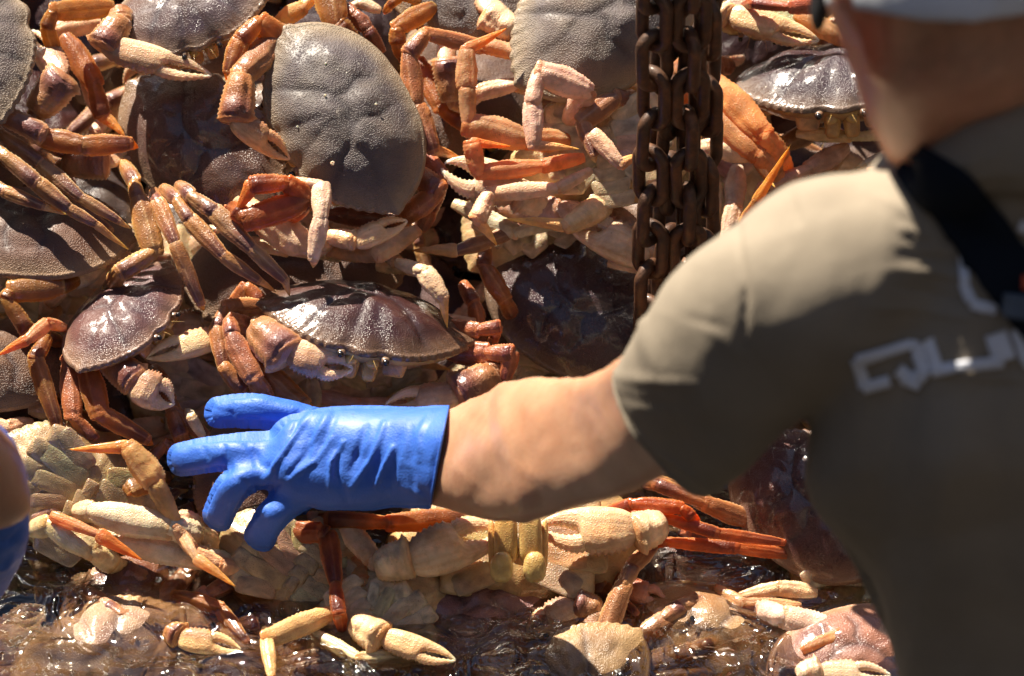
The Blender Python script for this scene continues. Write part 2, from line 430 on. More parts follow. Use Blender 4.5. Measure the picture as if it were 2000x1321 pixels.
def superell(name, e1, e2, n=20, m=12, mat=MBELLY, col=CRM, seed=0, taper=0, var=.25):
    V = []
    for i in range(m+1):
        v = -math.pi/2+math.pi*i/m
        for j in range(n):
            u = 2*math.pi*j/n
            f = lambda a, e: math.copysign(abs(a)**e, a)
            x = f(math.cos(v), e1)*f(math.cos(u), e2); y = f(math.cos(v), e1)*f(math.sin(u), e2); z = f(math.sin(v), e1)
            V.append((x*.5*(1-taper*y), y*.5, z*.5))
    V = np.array(V); nz = fbm(V, 2.5, 3, seed)
    V *= (1+.02*nz)[:, None]
    cols = np.tile(np.array(col), (len(V), 1))*(1+var*fbm(V, 3, 3, seed+4))[:, None]
    return mesh(name, V, [tuple(f) for f in grid_faces(m+1, n)], np.clip(cols, .01, .95), mat)
CRMY = np.array([.58, .47, .33]); OLV = np.array([.42, .33, .16])
PLATE = [superell('belly_plate', .75, .32, 28, 12, MBELLY, CRMY, s, .14, .6) for s in (1, 2, 3)]
ABD = superell('abdomen_segment', .75, .3, 24, 12, MBELLY, CRMY*.95, 5, .12, .5)
MAXI = superell('mouthpart', .7, .55, 20, 12, MBELLY, np.array([.50, .30, .10]), 6, .1, .4)
MAXS = superell('mouthpart_tip', .8, .8, 14, 8, MBELLY, np.array([.55, .36, .13]), 7, .1, .3)
EYE = superell('eye', 1, 1, 16, 10, MEYE, (.02, .02, .02), 8)
SOCK = superell('eye_stalk', .8, .9, 16, 10, MBELLY, (.22, .14, .09), 9)
def make_whisker():
    ns, na = 14, 6; V = []
    for k in range(ns):
        t = k/(ns-1); r = .045*(1-t)+.004
        for j in range(na):
            a = 2*math.pi*j/na; V.append((math.cos(a)*r+.25*t*t, t, math.sin(a)*r+.3*t-.25*t*t))
    return mesh('antenna', V, grid_faces(ns, na), np.tile([.72, .48, .16], (len(V), 1)), MLIMB)
WHISK = make_whisker()

A0 = 0.104                                     # half width of a full grown crab, m
PXM = 0.0005
def orient(p0, p1, hint):
    y = p1-p0; L = np.linalg.norm(y); y = y/L
    z = hint-y*(hint@y)
    if np.linalg.norm(z) < .05: z = UP-y*(UP@y)
    z = nrm(z); x = np.cross(y, z)
    return x, y, z, L
NAMES = {'m': 'leg', 'c': 'knee', 'p': 'shin', 'd': 'toe'}
def chain(root, pts, kinds, widths, hint, tint=(1, 1, 1), thick=.56, over=.11, rnd=random):
    """one leg: first segment is the part, the others its sub-parts"""
    first = None
    tint = tuple(c*rnd.uniform(.9, 1.08) for c in tint)
    for i, k in enumerate(kinds):
        p0, p1 = np.array(pts[i]), np.array(pts[i+1])
        x, y, z, L = orient(p0, p1, hint)
        ov = over*min(L, widths[i]*2.0)
        p0 = p0-y*ov; L += ov*2 if k != 'd' else ov
        sx = -1 if rnd.random() < .5 else 1
        if k == 'd':
            sx = 1
            if i+1 < len(pts) and i > 0:
                prev = np.array(pts[i])-np.array(pts[i-1]); sx = 1 if (prev@x) > 0 else -1
        wd = widths[i]*(.92 if k in 'mp' else .84 if k == 'c' else .95); tk = wd*(thick if k != 'd' else .5)
        if k == 'c': tk = wd*.78
        M = mat4(x, y, z, p0, (wd*sx, L, tk))
        o = link(NAMES[k] if first is None else NAMES[k], rnd.choice(SEG[k]), M, root if first is None else first, (*tint, 1))
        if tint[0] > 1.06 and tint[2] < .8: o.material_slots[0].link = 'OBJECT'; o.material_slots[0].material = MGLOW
        if first is None: o.name = 'leg'; first = o
    return first
def claw(root, pts, widths, hint, flip=1, tint=(1, 1, 1), open_=0., rnd=random):
    """pts: arm start, arm end, wrist end, finger tip  (arm may be left out with None)"""
    wa, ww, wp = widths
    top = None
    x, y, z, L = orient(pts[2], pts[3], hint)
    if np.linalg.norm(pts[3]-pts[2]) > 1e-4:
        M = mat4(x, y, z, pts[2]-y*.03*L, (wp*flip, L*1.03, wp*.58))
        top = link('claw', PALM, M, root, (*tint, 1))
        a = open_*flip
        # the moving finger turns about its hinge
        piv = Matrix.Translation((.25, .52, 0)); sc = Matrix.Diagonal((wp/L, 1, wp*.58/L, 1)); isc = sc.inverted()
        Rm = Matrix.Rotation(-open_, 4, 'Z')
        M2 = M @ isc @ Matrix.Translation((.25*wp/L, .52, 0)) @ Rm @ Matrix.Translation((-.25*wp/L, -.52, 0)) @ sc
        link('claw_finger', CFING, M2, top, (*tint, 1))
    if pts[1] is not None:
        x, y, z, L = orient(pts[1], pts[2], hint)
        link('wrist', WRIST, mat4(x, y, z, pts[1]-y*.08*L, (ww*flip, L*1.2, ww*.8)), top or root, (*tint, 1))
    if pts[0] is not None:
        x, y, z, L = orient(pts[0], pts[1], hint)
        link('claw_arm', SEG['m'][0], mat4(x, y, z, pts[0], (wa*flip, L*1.06, wa*.75)), top or root, (*tint, 1))
    return top
ncrab = 0
def crab(label, c, fwd, dors, tint, scale=1., wet=False, auto='', belly=False, group=None, seed=None, fold=.5, face=True, bt=(1, 1, 1)):
    """c: world centre at rim level. fwd/dors: world unit vectors"""
    global ncrab
    ncrab += 1; rnd = random.Random(seed if seed is not None else ncrab*13)
    z = nrm(np.array(dors)); y = np.array(fwd)-z*(np.array(fwd)@z); y = nrm(y); x = np.cross(y, z)
    a = A0*scale; M = mat4(x, y, z, c, (a, a, a)); M0 = mat4(x, y, z, c)
    root = link('dungeness_crab', None, M0); tag(root, label, 'crab', group)
    root.empty_display_size = .02
    W = lambda px, py, pz: np.array(c)+(x*px+y*py+z*pz)*a
    tn = [q*(.62 if wet and tint[0] < .3 else .82) for q in tint]
    link('carapace', SHELLS[ncrab % 3][1 if wet else 0], M, root, (*tn, 1))
    u = link('lower_shell', UNDERS[ncrab % 2], M, root, (*bt, 1))
    if face:
        for s in (-1, 1):
            e = link('eye_stalk', SOCK, mat4(x, y, z, W(s*.20, .57, -.025), (.085*a, .12*a, .075*a)), root, (1, 1, 1, 1))
            link('eye', EYE, mat4(x, y, z, W(s*.205, .645, -.01), (.06*a, .07*a, .06*a)), e, (1, 1, 1, 1))
            mp = link('mouthpart', MAXI, mat4(nrm(x+z*.1*s), nrm(y*.45-z*.9), nrm(y*.9+z*.45), W(s*.085, .47, -.19), (.15*a, .25*a, .09*a)), root, (1, 1, 1, 1))
            link('mouthpart_tip', MAXS, mat4(x, nrm(y*.6-z*.8), nrm(y*.8+z*.6), W(s*.1, .555, -.09), (.12*a, .1*a, .09*a)), mp, (1, 1, 1, 1))
            link('antenna', WHISK, mat4(nrm(x*s), nrm(y+x*s*.3), z, W(s*.09, .61, -.02), (.06*a, .2*a, .06*a)), root, (.8, .7, .6, 1))
            # cheek plate beside the mouth
            link('cheek_plate', PLATE[0], mat4(nrm(x*s), nrm(y*.35-z*.9), nrm(y*.9+z*.35), W(s*.30, .44, -.14), (.22*a, .2*a, .06*a)), root, (.85, .6, .4, 1))
    if belly:
        for s in (-1, 1):
            for k, (yy, ang, ln, wd) in enumerate(((.33, 28, .40, .20), (.15, 8, .44, .20), (-.03, -10, .42, .18), (-.20, -28, .36, .15), (-.34, -46, .26, .12))):
                r = math.radians(ang); px = x*s*math.cos(r)+y*math.sin(r); py = np.cross(z, px)
                if s < 0: py = -py
                link('belly_plate', PLATE[k % 3], mat4(py*(1 if s > 0 else 1), px, -z, W(s*(.14+ln*.38), yy, -.268), (wd*1.08*a, ln*1.08*a, .034*a)), root, tuple(q*rnd.uniform(.8, 1.1) for q in bt)+(1,))
            # bases of the legs
            for k, (yy, xx) in enumerate(((.36, .46), (.18, .56), (-.02, .56), (-.2, .5), (-.36, .4))):
                link('leg_base', PLATE[(k+1) % 3], mat4(y, x*s, -z, W(s*xx, yy, -.235), (.235*a, .25*a, .085*a)), root, tuple(q*1.05 for q in bt)+(1,))
        for k in range(6):
            t = k/5
            link('abdomen_segment', ABD, mat4(x, -y, -z, W(0, -.58+.66*t, -.292+.03*(1-t)), ((.46-.34*t)*a, 0.17*a, .045*a)), root, (*bt, 1))
    # legs that nobody posed: stretched or folded at the sides
    for s, code in ((1, 'R'), (-1, 'L')):
        for k, (yy, ang) in enumerate(((.16, 22), (-.02, 2), (-.2, -18), (-.36, -42))):
            if not (code in auto or 'A' in auto or (code.lower()+str(k+1)) in auto): continue
            r = math.radians(ang+rnd.uniform(-9, 9)); d = x*s*math.cos(r)+y*math.sin(r)
            f = rnd.uniform(-.15, .25); sc = a*(1.0 if k != 3 else .78)
            c0 = W(s*.5, yy, -.2); m1 = c0+(d*.78+z*(.10+f))*sc
            k1 = m1+(d*.26-z*.08)*sc
            fo = rnd.random() < fold
            dd = nrm(-d*.3-z*.9+y*rnd.uniform(-.3, .3)) if fo else nrm(d*.8-z*.5+y*rnd.uniform(-.3, .3))
            s1 = k1+dd*.5*sc; t1 = s1+nrm(dd+(-z*.4-d*.2))*.42*sc
            if group and max((q-0)@SN for q in (m1, k1, s1, t1)) > -.03: continue      # would push through the crabs above
            chain(root, [c0, m1, k1, s1, t1], 'mcpd', [.27*sc, .22*sc, .21*sc, .12*sc], z, (1, 1, 1), rnd=rnd)
        if ('c'+code) in auto or 'A' in auto:
            c0 = W(s*.42, .34, -.2); e = W(s*.86, .5, -.22); wv = W(s*.72, .72, -.22); tip = W(s*.1, .84, -.3)
            claw(root, [c0, e, wv, tip], [.26*a, .33*a, .4*a], z, s, rnd=rnd)
    root['_a'] = a
    return root

def make_barnacle():
    n = 14; V = []; prof = [(1, 0), (.85, .35), (.6, .62), (.42, .66), (.3, .35), (.05, .3)]
    for r, z in prof:
        for j in range(n): a = 2*math.pi*j/n; V.append((r*math.cos(a)*(1+.08*(j % 2)), r*math.sin(a)*(1+.08*(j % 2)), z))
    return mesh('barnacle', V, grid_faces(len(prof), n), np.tile([.72, .68, .58], (len(V), 1)), MBELLY)
BARN = make_barnacle()
def barnacles(root, spots):
    """small barnacles sitting on the shell at carapace coordinates"""
    M = WM[root.as_pointer()]; a = root['_a']; me = SHELLS[0][0]
    co = np.zeros(len(me.vertices)*3); me.vertices.foreach_get('co', co); co = co.reshape(-1, 3)
    for x_, y_, r in spots:
        k = np.argmin((co[:, 0]-x_)**2+(co[:, 1]-y_)**2); v = Vector(co[k]*a)
        link('barnacle', BARN, M @ Matrix.Translation(v) @ Matrix.Diagonal((r, r, r, 1)), root, (1, 1, 1, 1))
# ------------------------------------------------------------------ the posed crabs of the photograph
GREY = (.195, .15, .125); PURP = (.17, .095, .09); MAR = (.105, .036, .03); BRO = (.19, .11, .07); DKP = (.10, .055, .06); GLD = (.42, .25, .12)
def V3(v): return dirv(v)
def J(pts): return [H(*p) for p in pts]
def leg(root, pts, kinds, wpx, face='d', tint=(1, 1, 1), tilt=(0, 0)):
    hint = dirv((tilt[0], tilt[1], 1.0)); hint = hint if face == 'd' else -hint
    pw = J(pts); wd = [w*PXM for w in wpx]; ks = kinds; into = nrm(FW-np.array([0, 0, .25]))
    seq = 'mcpd'; last = ks[-1]
    while last != 'd' and len(ks) < 8:          # the rest of the leg bends down between the crabs below
        last = seq[seq.index(last)+1]; d = nrm(pw[-1]-pw[-2]); k_ = {'c': 1.1, 'p': 2.0, 'd': 1.8}[last]
        d = nrm(d*(.75 if last == 'c' else .45 if last == 'p' else .3)+into*(.6 if last == 'c' else .9)); w_ = wd[-1]*{'c': .92, 'p': .85, 'd': .6}[last]
        pw = pw+[pw[-1]+d*w_*k_]; wd = wd+[w_]; ks = ks+last
    return chain(root, pw, ks, wd, hint, tint)
def clw(root, pts, wpx, face='d', flip=1, tint=(1, 1, 1), open_=0., tilt=(0, .2)):
    hint = dirv((tilt[0], tilt[1], 1.0)); hint = hint if face == 'd' else -hint
    return claw(root, [H(*p) if p is not None else None for p in pts], [w*PXM for w in wpx], hint, flip, tint, open_)
def CR(label, px, py, h, fwd, dors, tint, **kw):
    return crab(label, H(px, py, h), V3(fwd), V3(dors), tint, **kw)
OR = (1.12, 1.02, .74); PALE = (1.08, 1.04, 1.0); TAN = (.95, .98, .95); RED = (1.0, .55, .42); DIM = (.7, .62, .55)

# top left corner
c1 = CR('greyish crab in the top left corner, sunlit shell above its rounded purple wrist', -58, 75, .045, (.95, .35, -.1), (-.25, .35, .9), GREY, scale=.98, face=False)
clw(c1, [(60, 262, .02), (72, 215, .045), (122, 150, .06), (60, 60, .01)], (40, 78, 60), flip=1)
leg(c1, [(-60, 180, .03), (-20, 212, .05), (80, 262, .06)], 'mc', (50, 52))
# orange leg pair and long thin legs of a crab under it
c1b = CR('buried brown crab at the left edge, only its long tan legs showing', -95, 345, -.02, (-.6, .6, .2), (.1, .4, .9), BRO, scale=.95)
leg(c1b, [(70, 268, .05), (165, 285, .06), (252, 280, .055)], 'mp', (48, 46), tint=OR)
leg(c1b, [(-60, 215, .0), (0, 262, .04), (78, 318, .045), (160, 388, .05), (232, 432, .045), (256, 447, .04)], 'mcpdd'[:5].replace('dd', 'pd'), (34, 36, 36, 26, 14), tint=TAN)
leg(c1b, [(-40, 262, .04), (4, 302, .06), (70, 357, .065), (133, 407, .06), (187, 438, .055), (253, 489, .04)], 'mcppd', (36, 40, 38, 26, 18), tint=TAN)
leg(c1b, [(-30, 350, .03), (8, 374, .05), (84, 403, .055), (132, 421, .05)], 'cpd', (28, 30, 18), tint=PALE)
leg(c1b, [(-30, 280, .03), (30, 328, .03), (110, 372, .03), (215, 450, .02)], 'mcp', (30, 30, 28), tint=DIM)
leg(c1b, [(128, 75, .01), (185, 165, .02), (200, 225, .015), (246, 268, .02)], 'mcd', (52, 44, 30), tint=OR)
leg(c1b, [(165, 150, -.01), (205, 235, -.01), (185, 262, .0)], 'mc', (40, 34), 'v', tint=TAN)
# crab with the white glare at the top
c2 = CR('crab at the top with white glare on its shell and a long cream claw below', 372, 20, .035, (.28, -.85, .5), (-.22, .60, .76), (.22, .15, .14), scale=.86, wet=True)
clw(c2, [(235, 20, .03), (238, 40, .05), (204, 92, .06), (414, 148, .055)], (50, 66, 62), 'd', flip=1, tint=PALE)
leg(c2, [(215, 14, .03), (105, 22, .055), (92, 55, .05), (114, 122, .03)], 'mcp', (48, 36, 34), tint=OR)
leg(c2, [(190, 45, .0), (110, 60, .01), (120, 90, .0)], 'mc', (44, 30), 'v', tint=PALE)
# purple brown crab under the grey one
c3 = CR('purple brown crab below the glaring one, half covered by the large grey crab', 398, 282, .0, (.62, .78, .0), (-.18, .22, .95), (.20, .125, .105), scale=1.0, wet=True)
leg(c3, [(238, 318, .0), (262, 355, .03), (270, 388, .035), (299, 492, .04), (235, 532, .045)], 'ccmc', (38, 36, 56, 46), tint=OR)
leg(c3, [(300, 372, .02), (308, 395, .045), (343, 478, .055), (392, 592, .04)], 'cpp', (30, 38, 34), tint=TAN)
leg(c3, [(318, 368, .03), (345, 390, .055), (372, 430, .065), (436, 500, .07), (505, 548, .06), (540, 572, .05)], 'ccppd', (34, 34, 40, 30, 16), tint=TAN)
leg(c3, [(348, 362, .04), (372, 382, .065), (420, 414, .075), (492, 487, .08), (557, 548, .07), (567, 580, .06)], 'ccppd', (36, 38, 44, 32, 18), tint=TAN)
# the large grey crab in the middle
c4 = CR('largest grey crab lying tilted on top of the pile, its whole granular shell in view', 668, 232, .065, (-.80, -.50, -.05), (.02, .18, .97), (.185, .152, .135), scale=1.05)
barnacles(c4, [(-.35, .3, .0022), (.2, .05, .0014), (-.1, -.3, .0014), (.45, -.1, .0012), (.1, .4, .0011)])
clw(c4, [(560, 55, .05), (470, 150, .085), (458, 232, .09), (566, 312, .07)], (62, 68, 56), 'd', flip=-1, tint=(1.0, .85, .7))
leg(c4, [(565, 92, .06), (508, 42, .075), (470, 80, .08), (447, 140, .08)], 'mcp', (56, 44, 44), tint=OR)
leg(c4, [(545, 40, .02), (592, 15, .04), (625, -30, .03)], 'mc', (40, 36), 'v', tint=OR)
leg(c4, [(690, 95, .03), (655, 50, .045), (634, -40, .04)], 'cm', (62, 66), tint=OR)
leg(c4, [(745, 100, .01), (720, 60, .02), (692, 30, .02)], 'cm', (34, 36), tint=(.6, .4, .4))
leg(c4, [(800, 330, .03), (858, 372, .045), (790, 425, .03)], 'cm', (58, 48), tint=(.95, .65, .5))
leg(c4, [(818, 305, .02), (862, 345, .03), (836, 405, .01)], 'mc', (50, 50), tint=(.9, .6, .5))
leg(c4, [(640, 418, .01), (745, 430, .02)], 'm', (42,), tint=(.5, .35, .4))
# top right grey crab
c5 = CR('broad pale grey crab at the top, sunlit, its shell partly behind the hanging chains', 1178, 28, .05, (-.62, .78, .1), (.1, .32, .94), (.27, .225, .19), scale=1.12, face=False)
clw(c5, [(1030, 90, .03), (1005, 62, .055), (955, 25, .05), (930, -60, .0)], (50, 64, 50), 'v', flip=1, tint=PALE)
leg(c5, [(1100, 120, .04), (1030, 108, .06), (948, 88, .06)], 'mc', (48, 40), 'v', tint=OR)
leg(c5, [(1250, 190, .02), (1205, 190, .06), (1137, 238, .075), (1160, 300, .08)], 'cmp', (44, 48, 34), tint=(.95, .85, .9))
leg(c5, [(1160, 262, .09), (1212, 322, .09), (1256, 300, .08)], 'pd', (36, 26), 'v', tint=(1, .95, .9))
c5b = CR('small part of a grey crab between two others at the top edge', 905, -12, .015, (.3, .9, .1), (-.1, .35, .9), GREY, scale=.8, face=False)
leg(c5b, [(845, 15, .03), (775, 55, .045), (778, 85, .04), (795, 122, .03)], 'mcp', (44, 40, 36), tint=OR)
leg(c5b, [(850, 5, .02), (790, -8, .03), (762, 10, .02)], 'mc', (30, 22), tint=OR)
leg(c5b, [(740, 20, .0), (700, 5, .0), (660, 30, .0)], 'mc', (26, 22), 'v')
# belly-up crab, centre right
c6 = CR('crab lying on its back left of the chains, curled pale legs over cream belly plates', 1185, 285, .02, (-.12, .98, -.12), (.05, -.05, -.99), BRO, scale=.92, belly=True, face=True, bt=(1.1, 1.08, 1.0))
leg(c6, [(1110, 235, .05), (1148, 178, .085), (1052, 142, .10), (1040, 205, .10), (1042, 284, .095), (1134, 292, .085)], 'mmcpd', (50, 62, 40, 44, 22), 'v', tint=PALE)
leg(c6, [(1105, 275, .05), (1030, 275, .07), (914, 245, .08), (911, 170, .09), (912, 96, .095), (992, 54, .09)], 'mmcpd', (50, 64, 40, 46, 26), 'v', tint=(1.1, .9, .65))
leg(c6, [(1135, 310, .06), (1062, 325, .07), (934, 338, .08), (922, 278, .09), (1000, 286, .085)], 'cmcd', (36, 40, 44, 22), 'v', tint=(1.1, .88, .6))
leg(c6, [(1150, 335, .06), (1090, 368, .07), (955, 378, .075), (932, 428, .08), (972, 482, .06)], 'cmcd', (30, 38, 44, 26), 'v', tint=PALE)
leg(c6, [(1060, 170, .02), (1010, 165, .05), (935, 182, .05)], 'mc', (44, 42), 'v', tint=PALE)
# curved leg column left of the belly-up crab
c6b = CR('brown crab hidden below curled orange legs, right of the large grey crab', 905, 200, -.075, (.3, -.6, .1), (0, .5, .87), BRO, scale=.9)
leg(c6b, [(955, 95, .04), (830, 65, .06), (798, 105, .065), (812, 208, .06), (845, 292, .055), (905, 312, .04)], 'mcmpd', (36, 44, 46, 48, 26), tint=(1.05, .85, .7))
clw(c6b, [(920, 200, .0), (880, 195, .02), (872, 120, .03), (870, 60, .0)], (50, 62, 40), 'd', flip=1)
leg(c6b, [(820, 120, -.01), (860, 210, .0), (905, 240, .0)], 'mc', (44, 40), tint=OR)
# cream claw with tooth row, below
c7 = CR('pale crab wedged under the belly-up one, speckled cream claw pointing left', 1040, 400, -.06, (-.5, .5, .1), (.0, -.3, -.95), BRO, scale=.9, belly=True, face=False)
clw(c7, [None, (1065, 402, .02), (1010, 378, .04), (868, 318, .05)], (50, 64, 92), 'v', flip=1, tint=(1.1, 1.08, 1.05), open_=.15)
leg(c7, [(980, 405, .0), (1085, 408, .03)], 'm', (58,), 'v', tint=(.85, .78, .85))
leg(c7, [(1180, 398, .03), (1108, 442, .06), (985, 428, .065)], 'pd', (56, 28), 'v', tint=(1.05, 1, .95))
leg(c7, [(890, 400, .0), (1010, 455, .015), (1120, 420, .0)], 'mc', (40, 40), 'v', tint=TAN)
leg(c7, [(1085, 412, -.01), (1000, 452, .01), (950, 472, .015), (890, 490, .02), (802, 490, .02)], 'cmpd', (24, 32, 34, 30), tint=(.85, .75, .7))
c7b = CR('shaded crab with a ribbed cream claw just left of the chains, below the belly-up crab', 1290, 470, -.08, (-.8, .2, .2), (0, .3, .95), BRO, scale=.9)
clw(c7b, [None, (1300, 480, .0), (1268, 500, .02), (1100, 425, .03)], (50, 60, 84), 'v', flip=-1, tint=(1.0, 1, .98))
leg(c7b, [(1180, 395, .0), (1262, 465, .01)], 'm', (38,), 'v', tint=(.9, .7, .6))
leg(c7b, [(1190, 515, -.02), (1300, 535, -.02)], 'p', (22,), 'v', tint=PALE)
# right of the chains
c8 = CR('crab right of the chains showing a fan of glowing orange leg undersides', 1360, 300, -.05, (-.5, -.5, .1), (.0, -.2, -.98), BRO, scale=.85, belly=True, face=False)
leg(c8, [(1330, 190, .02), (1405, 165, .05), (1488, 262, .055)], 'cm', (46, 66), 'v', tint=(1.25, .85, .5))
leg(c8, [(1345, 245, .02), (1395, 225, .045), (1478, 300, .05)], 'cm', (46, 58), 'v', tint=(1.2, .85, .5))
leg(c8, [(1350, 300, .02), (1392, 288, .04), (1470, 300, .04), (1515, 368, .05)], 'cmd', (44, 52, 22), 'v', tint=PALE)
leg(c8, [(1280, 240, .05), (1225, 235, .05)], 'd', (20,), 'v', tint=OR)
leg(c8, [(1290, 300, .05), (1236, 296, .05)], 'd', (18,), 'v', tint=OR)
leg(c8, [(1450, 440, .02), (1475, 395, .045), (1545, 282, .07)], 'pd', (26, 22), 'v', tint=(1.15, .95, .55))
leg(c8, [(1440, 330, .0), (1435, 400, .02), (1418, 470, .02)], 'mp', (46, 40), 'v', tint=TAN)
leg(c8, [(1400, 360, .01), (1395, 450, .01)], 'p', (26,), 'v', tint=PALE)
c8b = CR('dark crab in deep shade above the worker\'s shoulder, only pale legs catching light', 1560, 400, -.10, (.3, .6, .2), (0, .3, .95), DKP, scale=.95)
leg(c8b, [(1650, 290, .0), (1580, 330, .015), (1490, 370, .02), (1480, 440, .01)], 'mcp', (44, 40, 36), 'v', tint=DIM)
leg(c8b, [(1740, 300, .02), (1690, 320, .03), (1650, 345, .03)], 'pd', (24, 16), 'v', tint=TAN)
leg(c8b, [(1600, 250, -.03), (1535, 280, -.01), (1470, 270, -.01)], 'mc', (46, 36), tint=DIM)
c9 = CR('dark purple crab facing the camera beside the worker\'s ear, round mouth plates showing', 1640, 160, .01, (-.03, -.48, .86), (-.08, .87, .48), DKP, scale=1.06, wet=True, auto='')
leg(c9, [(1560, 262, .0), (1660, 268, .02), (1740, 262, .02)], 'mc', (30, 26), 'v', tint=TAN)
leg(c9, [(1430, 130, -.02), (1405, 125, .0), (1395, 175, .0)], 'mc', (40, 36), tint=RED)
c10 = CR('crab at the top right showing a toothed cream underside above the dark one', 1490, -20, -.01, (-.1, -.9, .2), (.1, -.25, -.95), BRO, scale=.8, belly=True)
clw(c10, [None, (1400, 20, .02), (1425, 30, .03), (1600, 80, .04)], (40, 50, 62), 'v', flip=-1, tint=(.95, .9, .75))
leg(c10, [(1620, 8, .05), (1545, 14, .06), (1470, 6, .05)], 'mc', (36, 28), tint=RED)
leg(c10, [(1560, 30, .02), (1640, 75, .02)], 'm', (44,), 'v', tint=(1, .8, .6))
# left side
c11 = CR('brown crab at the left edge seen from behind, cream rear margin below its shell', 62, 452, .0, (.1, .8, -.62), (.0, .72, .68), (.17, .09, .06), scale=1.0, face=False)
leg(c11, [(150, 548, .01), (118, 560, .03), (22, 568, .035), (12, 585, .035), (52, 645, .03), (95, 660, .02)], 'cmccp'[:5], (36, 54, 40, 40, 36), tint=OR)
leg(c11, [(195, 520, .0), (135, 552, .01), (95, 590, -.01)], 'mc', (48, 40), 'v', tint=PALE)
clw(c11, [(120, 345, -.01), (128, 322, .01), (205, 320, .02), (260, 300, -.02)], (40, 66, 30), 'd', flip=-1)
c12 = CR('small crab facing right with bright glare across its reddish purple shell', 243, 618, .02, (.82, -.22, .45), (-.24, .74, .63), (.23, .12, .115), scale=.80, wet=True)
clw(c12, [None, (470, 640, .0), (432, 655, .02), (285, 700, .035)], (50, 50, 56), 'v', flip=-1, tint=(1.1, 1.08, .9))
leg(c12, [(125, 640, .02), (92, 632, .04), (52, 665, .05), (-8, 697, .045)], 'cpd', (28, 32, 24), 'v', tint=(1.15, .85, .6))
leg(c12, [(120, 668, .0), (92, 658, .02), (68, 700, .035), (112, 832, .03)], 'ccp', (34, 38, 40), tint=OR)
leg(c12, [(150, 680, .0), (133, 708, .02), (142, 812, .03), (182, 858, .02)], 'cmc', (40, 46, 36), tint=(1, .7, .55))
leg(c12, [(195, 690, .0), (170, 712, .03), (195, 808, .04), (285, 858, .03)], 'cmp', (42, 54, 42), tint=OR)
clw(c12, [(185, 685, .0), (205, 700, .03), (262, 745, .05), (342, 790, .045)], (40, 66, 78), 'd', flip=-1, tint=(1, .95, .92), open_=-.1)
leg(c12, [(300, 720, -.02), (330, 780, .0), (360, 850, .0)], 'mp', (40, 34), tint=(.9, .6, .5))
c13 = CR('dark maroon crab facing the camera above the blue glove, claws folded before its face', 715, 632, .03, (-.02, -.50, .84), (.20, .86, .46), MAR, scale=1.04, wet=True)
clw(c13, [(520, 640, .02), (505, 640, .05), (562, 690, .075), (690, 722, .07)], (50, 86, 74), 'd', flip=1, tint=(1.0, .95, .95))
clw(c13, [(960, 700, .0), (965, 735, .02), (895, 770, .03), (752, 792, .03)], (60, 78, 62), 'd', flip=1, tint=(.95, .85, .8))
leg(c13, [(520, 600, .0), (440, 602, .02), (424, 640, .03), (436, 715, .035), (478, 760, .03)], 'mcpc', (44, 34, 40, 44), tint=(1.05, .85, .6))
leg(c13, [(500, 650, .02), (447, 625, .04), (452, 655, .05), (496, 738, .055)], 'mcm', (44, 40, 52), tint=(.95, .8, .75))
leg(c13, [(488, 705, .035), (590, 792, .04), (622, 800, .03)], 'md', (54, 24), tint=OR)
leg(c13, [(450, 610, -.01), (480, 560, .0), (510, 590, .0)], 'mc', (36, 36), tint=RED)
leg(c13, [(860, 640, .0), (930, 645, .02), (975, 638, .02), (965, 660, .01)], 'mcc', (42, 34, 26), tint=RED)
leg(c13, [(880, 690, .0), (950, 690, .02), (1000, 690, .03), (985, 745, .02)], 'mcp', (54, 44, 36), tint=RED)
leg(c13, [(610, 740, .0), (615, 800, .01)], 'm', (34,), 'v', tint=DIM)
leg(c13, [(600, 770, -.03), (700, 790, -.03), (790, 790, -.04)], 'mp', (34, 30), 'v', tint=DIM)
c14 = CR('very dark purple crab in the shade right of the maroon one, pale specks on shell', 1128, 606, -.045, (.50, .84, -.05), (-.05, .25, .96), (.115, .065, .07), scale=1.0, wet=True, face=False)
leg(c14, [(950, 485, -.02), (945, 520, -.01), (985, 585, -.02)], 'cm', (36, 42), tint=(1, .65, .5))
leg(c14, [(905, 555, -.04), (925, 590, -.03), (935, 640, -.04)], 'cm', (36, 36), tint=(1, .6, .45))
leg(c14, [(1010, 490, -.05), (1040, 470, -.04), (1015, 430, -.05)], 'mc', (50, 44), tint=(1, .6, .4))
leg(c14, [(870, 625, -.04), (925, 630, -.03), (850, 620, -.05)], 'mc', (24, 24), 'v')
c15 = CR('brown crab lying in shadow under the cluster of legs, pale rear rim upward', 572, 545, -.045, (.1, -.9, .3), (.0, .45, .88), (.16, .09, .06), scale=1.1, face=False)
c16 = CR('brown crab low on the left edge under orange legs, rear rim facing down', -12, 712, .0, (-.2, .8, -.5), (.1, .6, .78), (.2, .11, .06), scale=.85, face=False)
leg(c16, [(60, 830, .0), (20, 838, .02), (-30, 830, .02)], 'cm', (44, 40), 'v', tint=(1, .85, .75))
leg(c16, [(60, 800, .0), (110, 805, .0), (175, 770, -.01)], 'mc', (36, 30), 'v', tint=DIM)
leg(c16, [(30, 868, .0), (120, 866, .01), (190, 870, .01), (260, 855, .0)], 'mcp', (26, 24, 22), tint=(1, .6, .45))
leg(c16, [(60, 740, -.03), (120, 800, -.03), (230, 850, -.03)], 'mp', (40, 36), tint=OR)
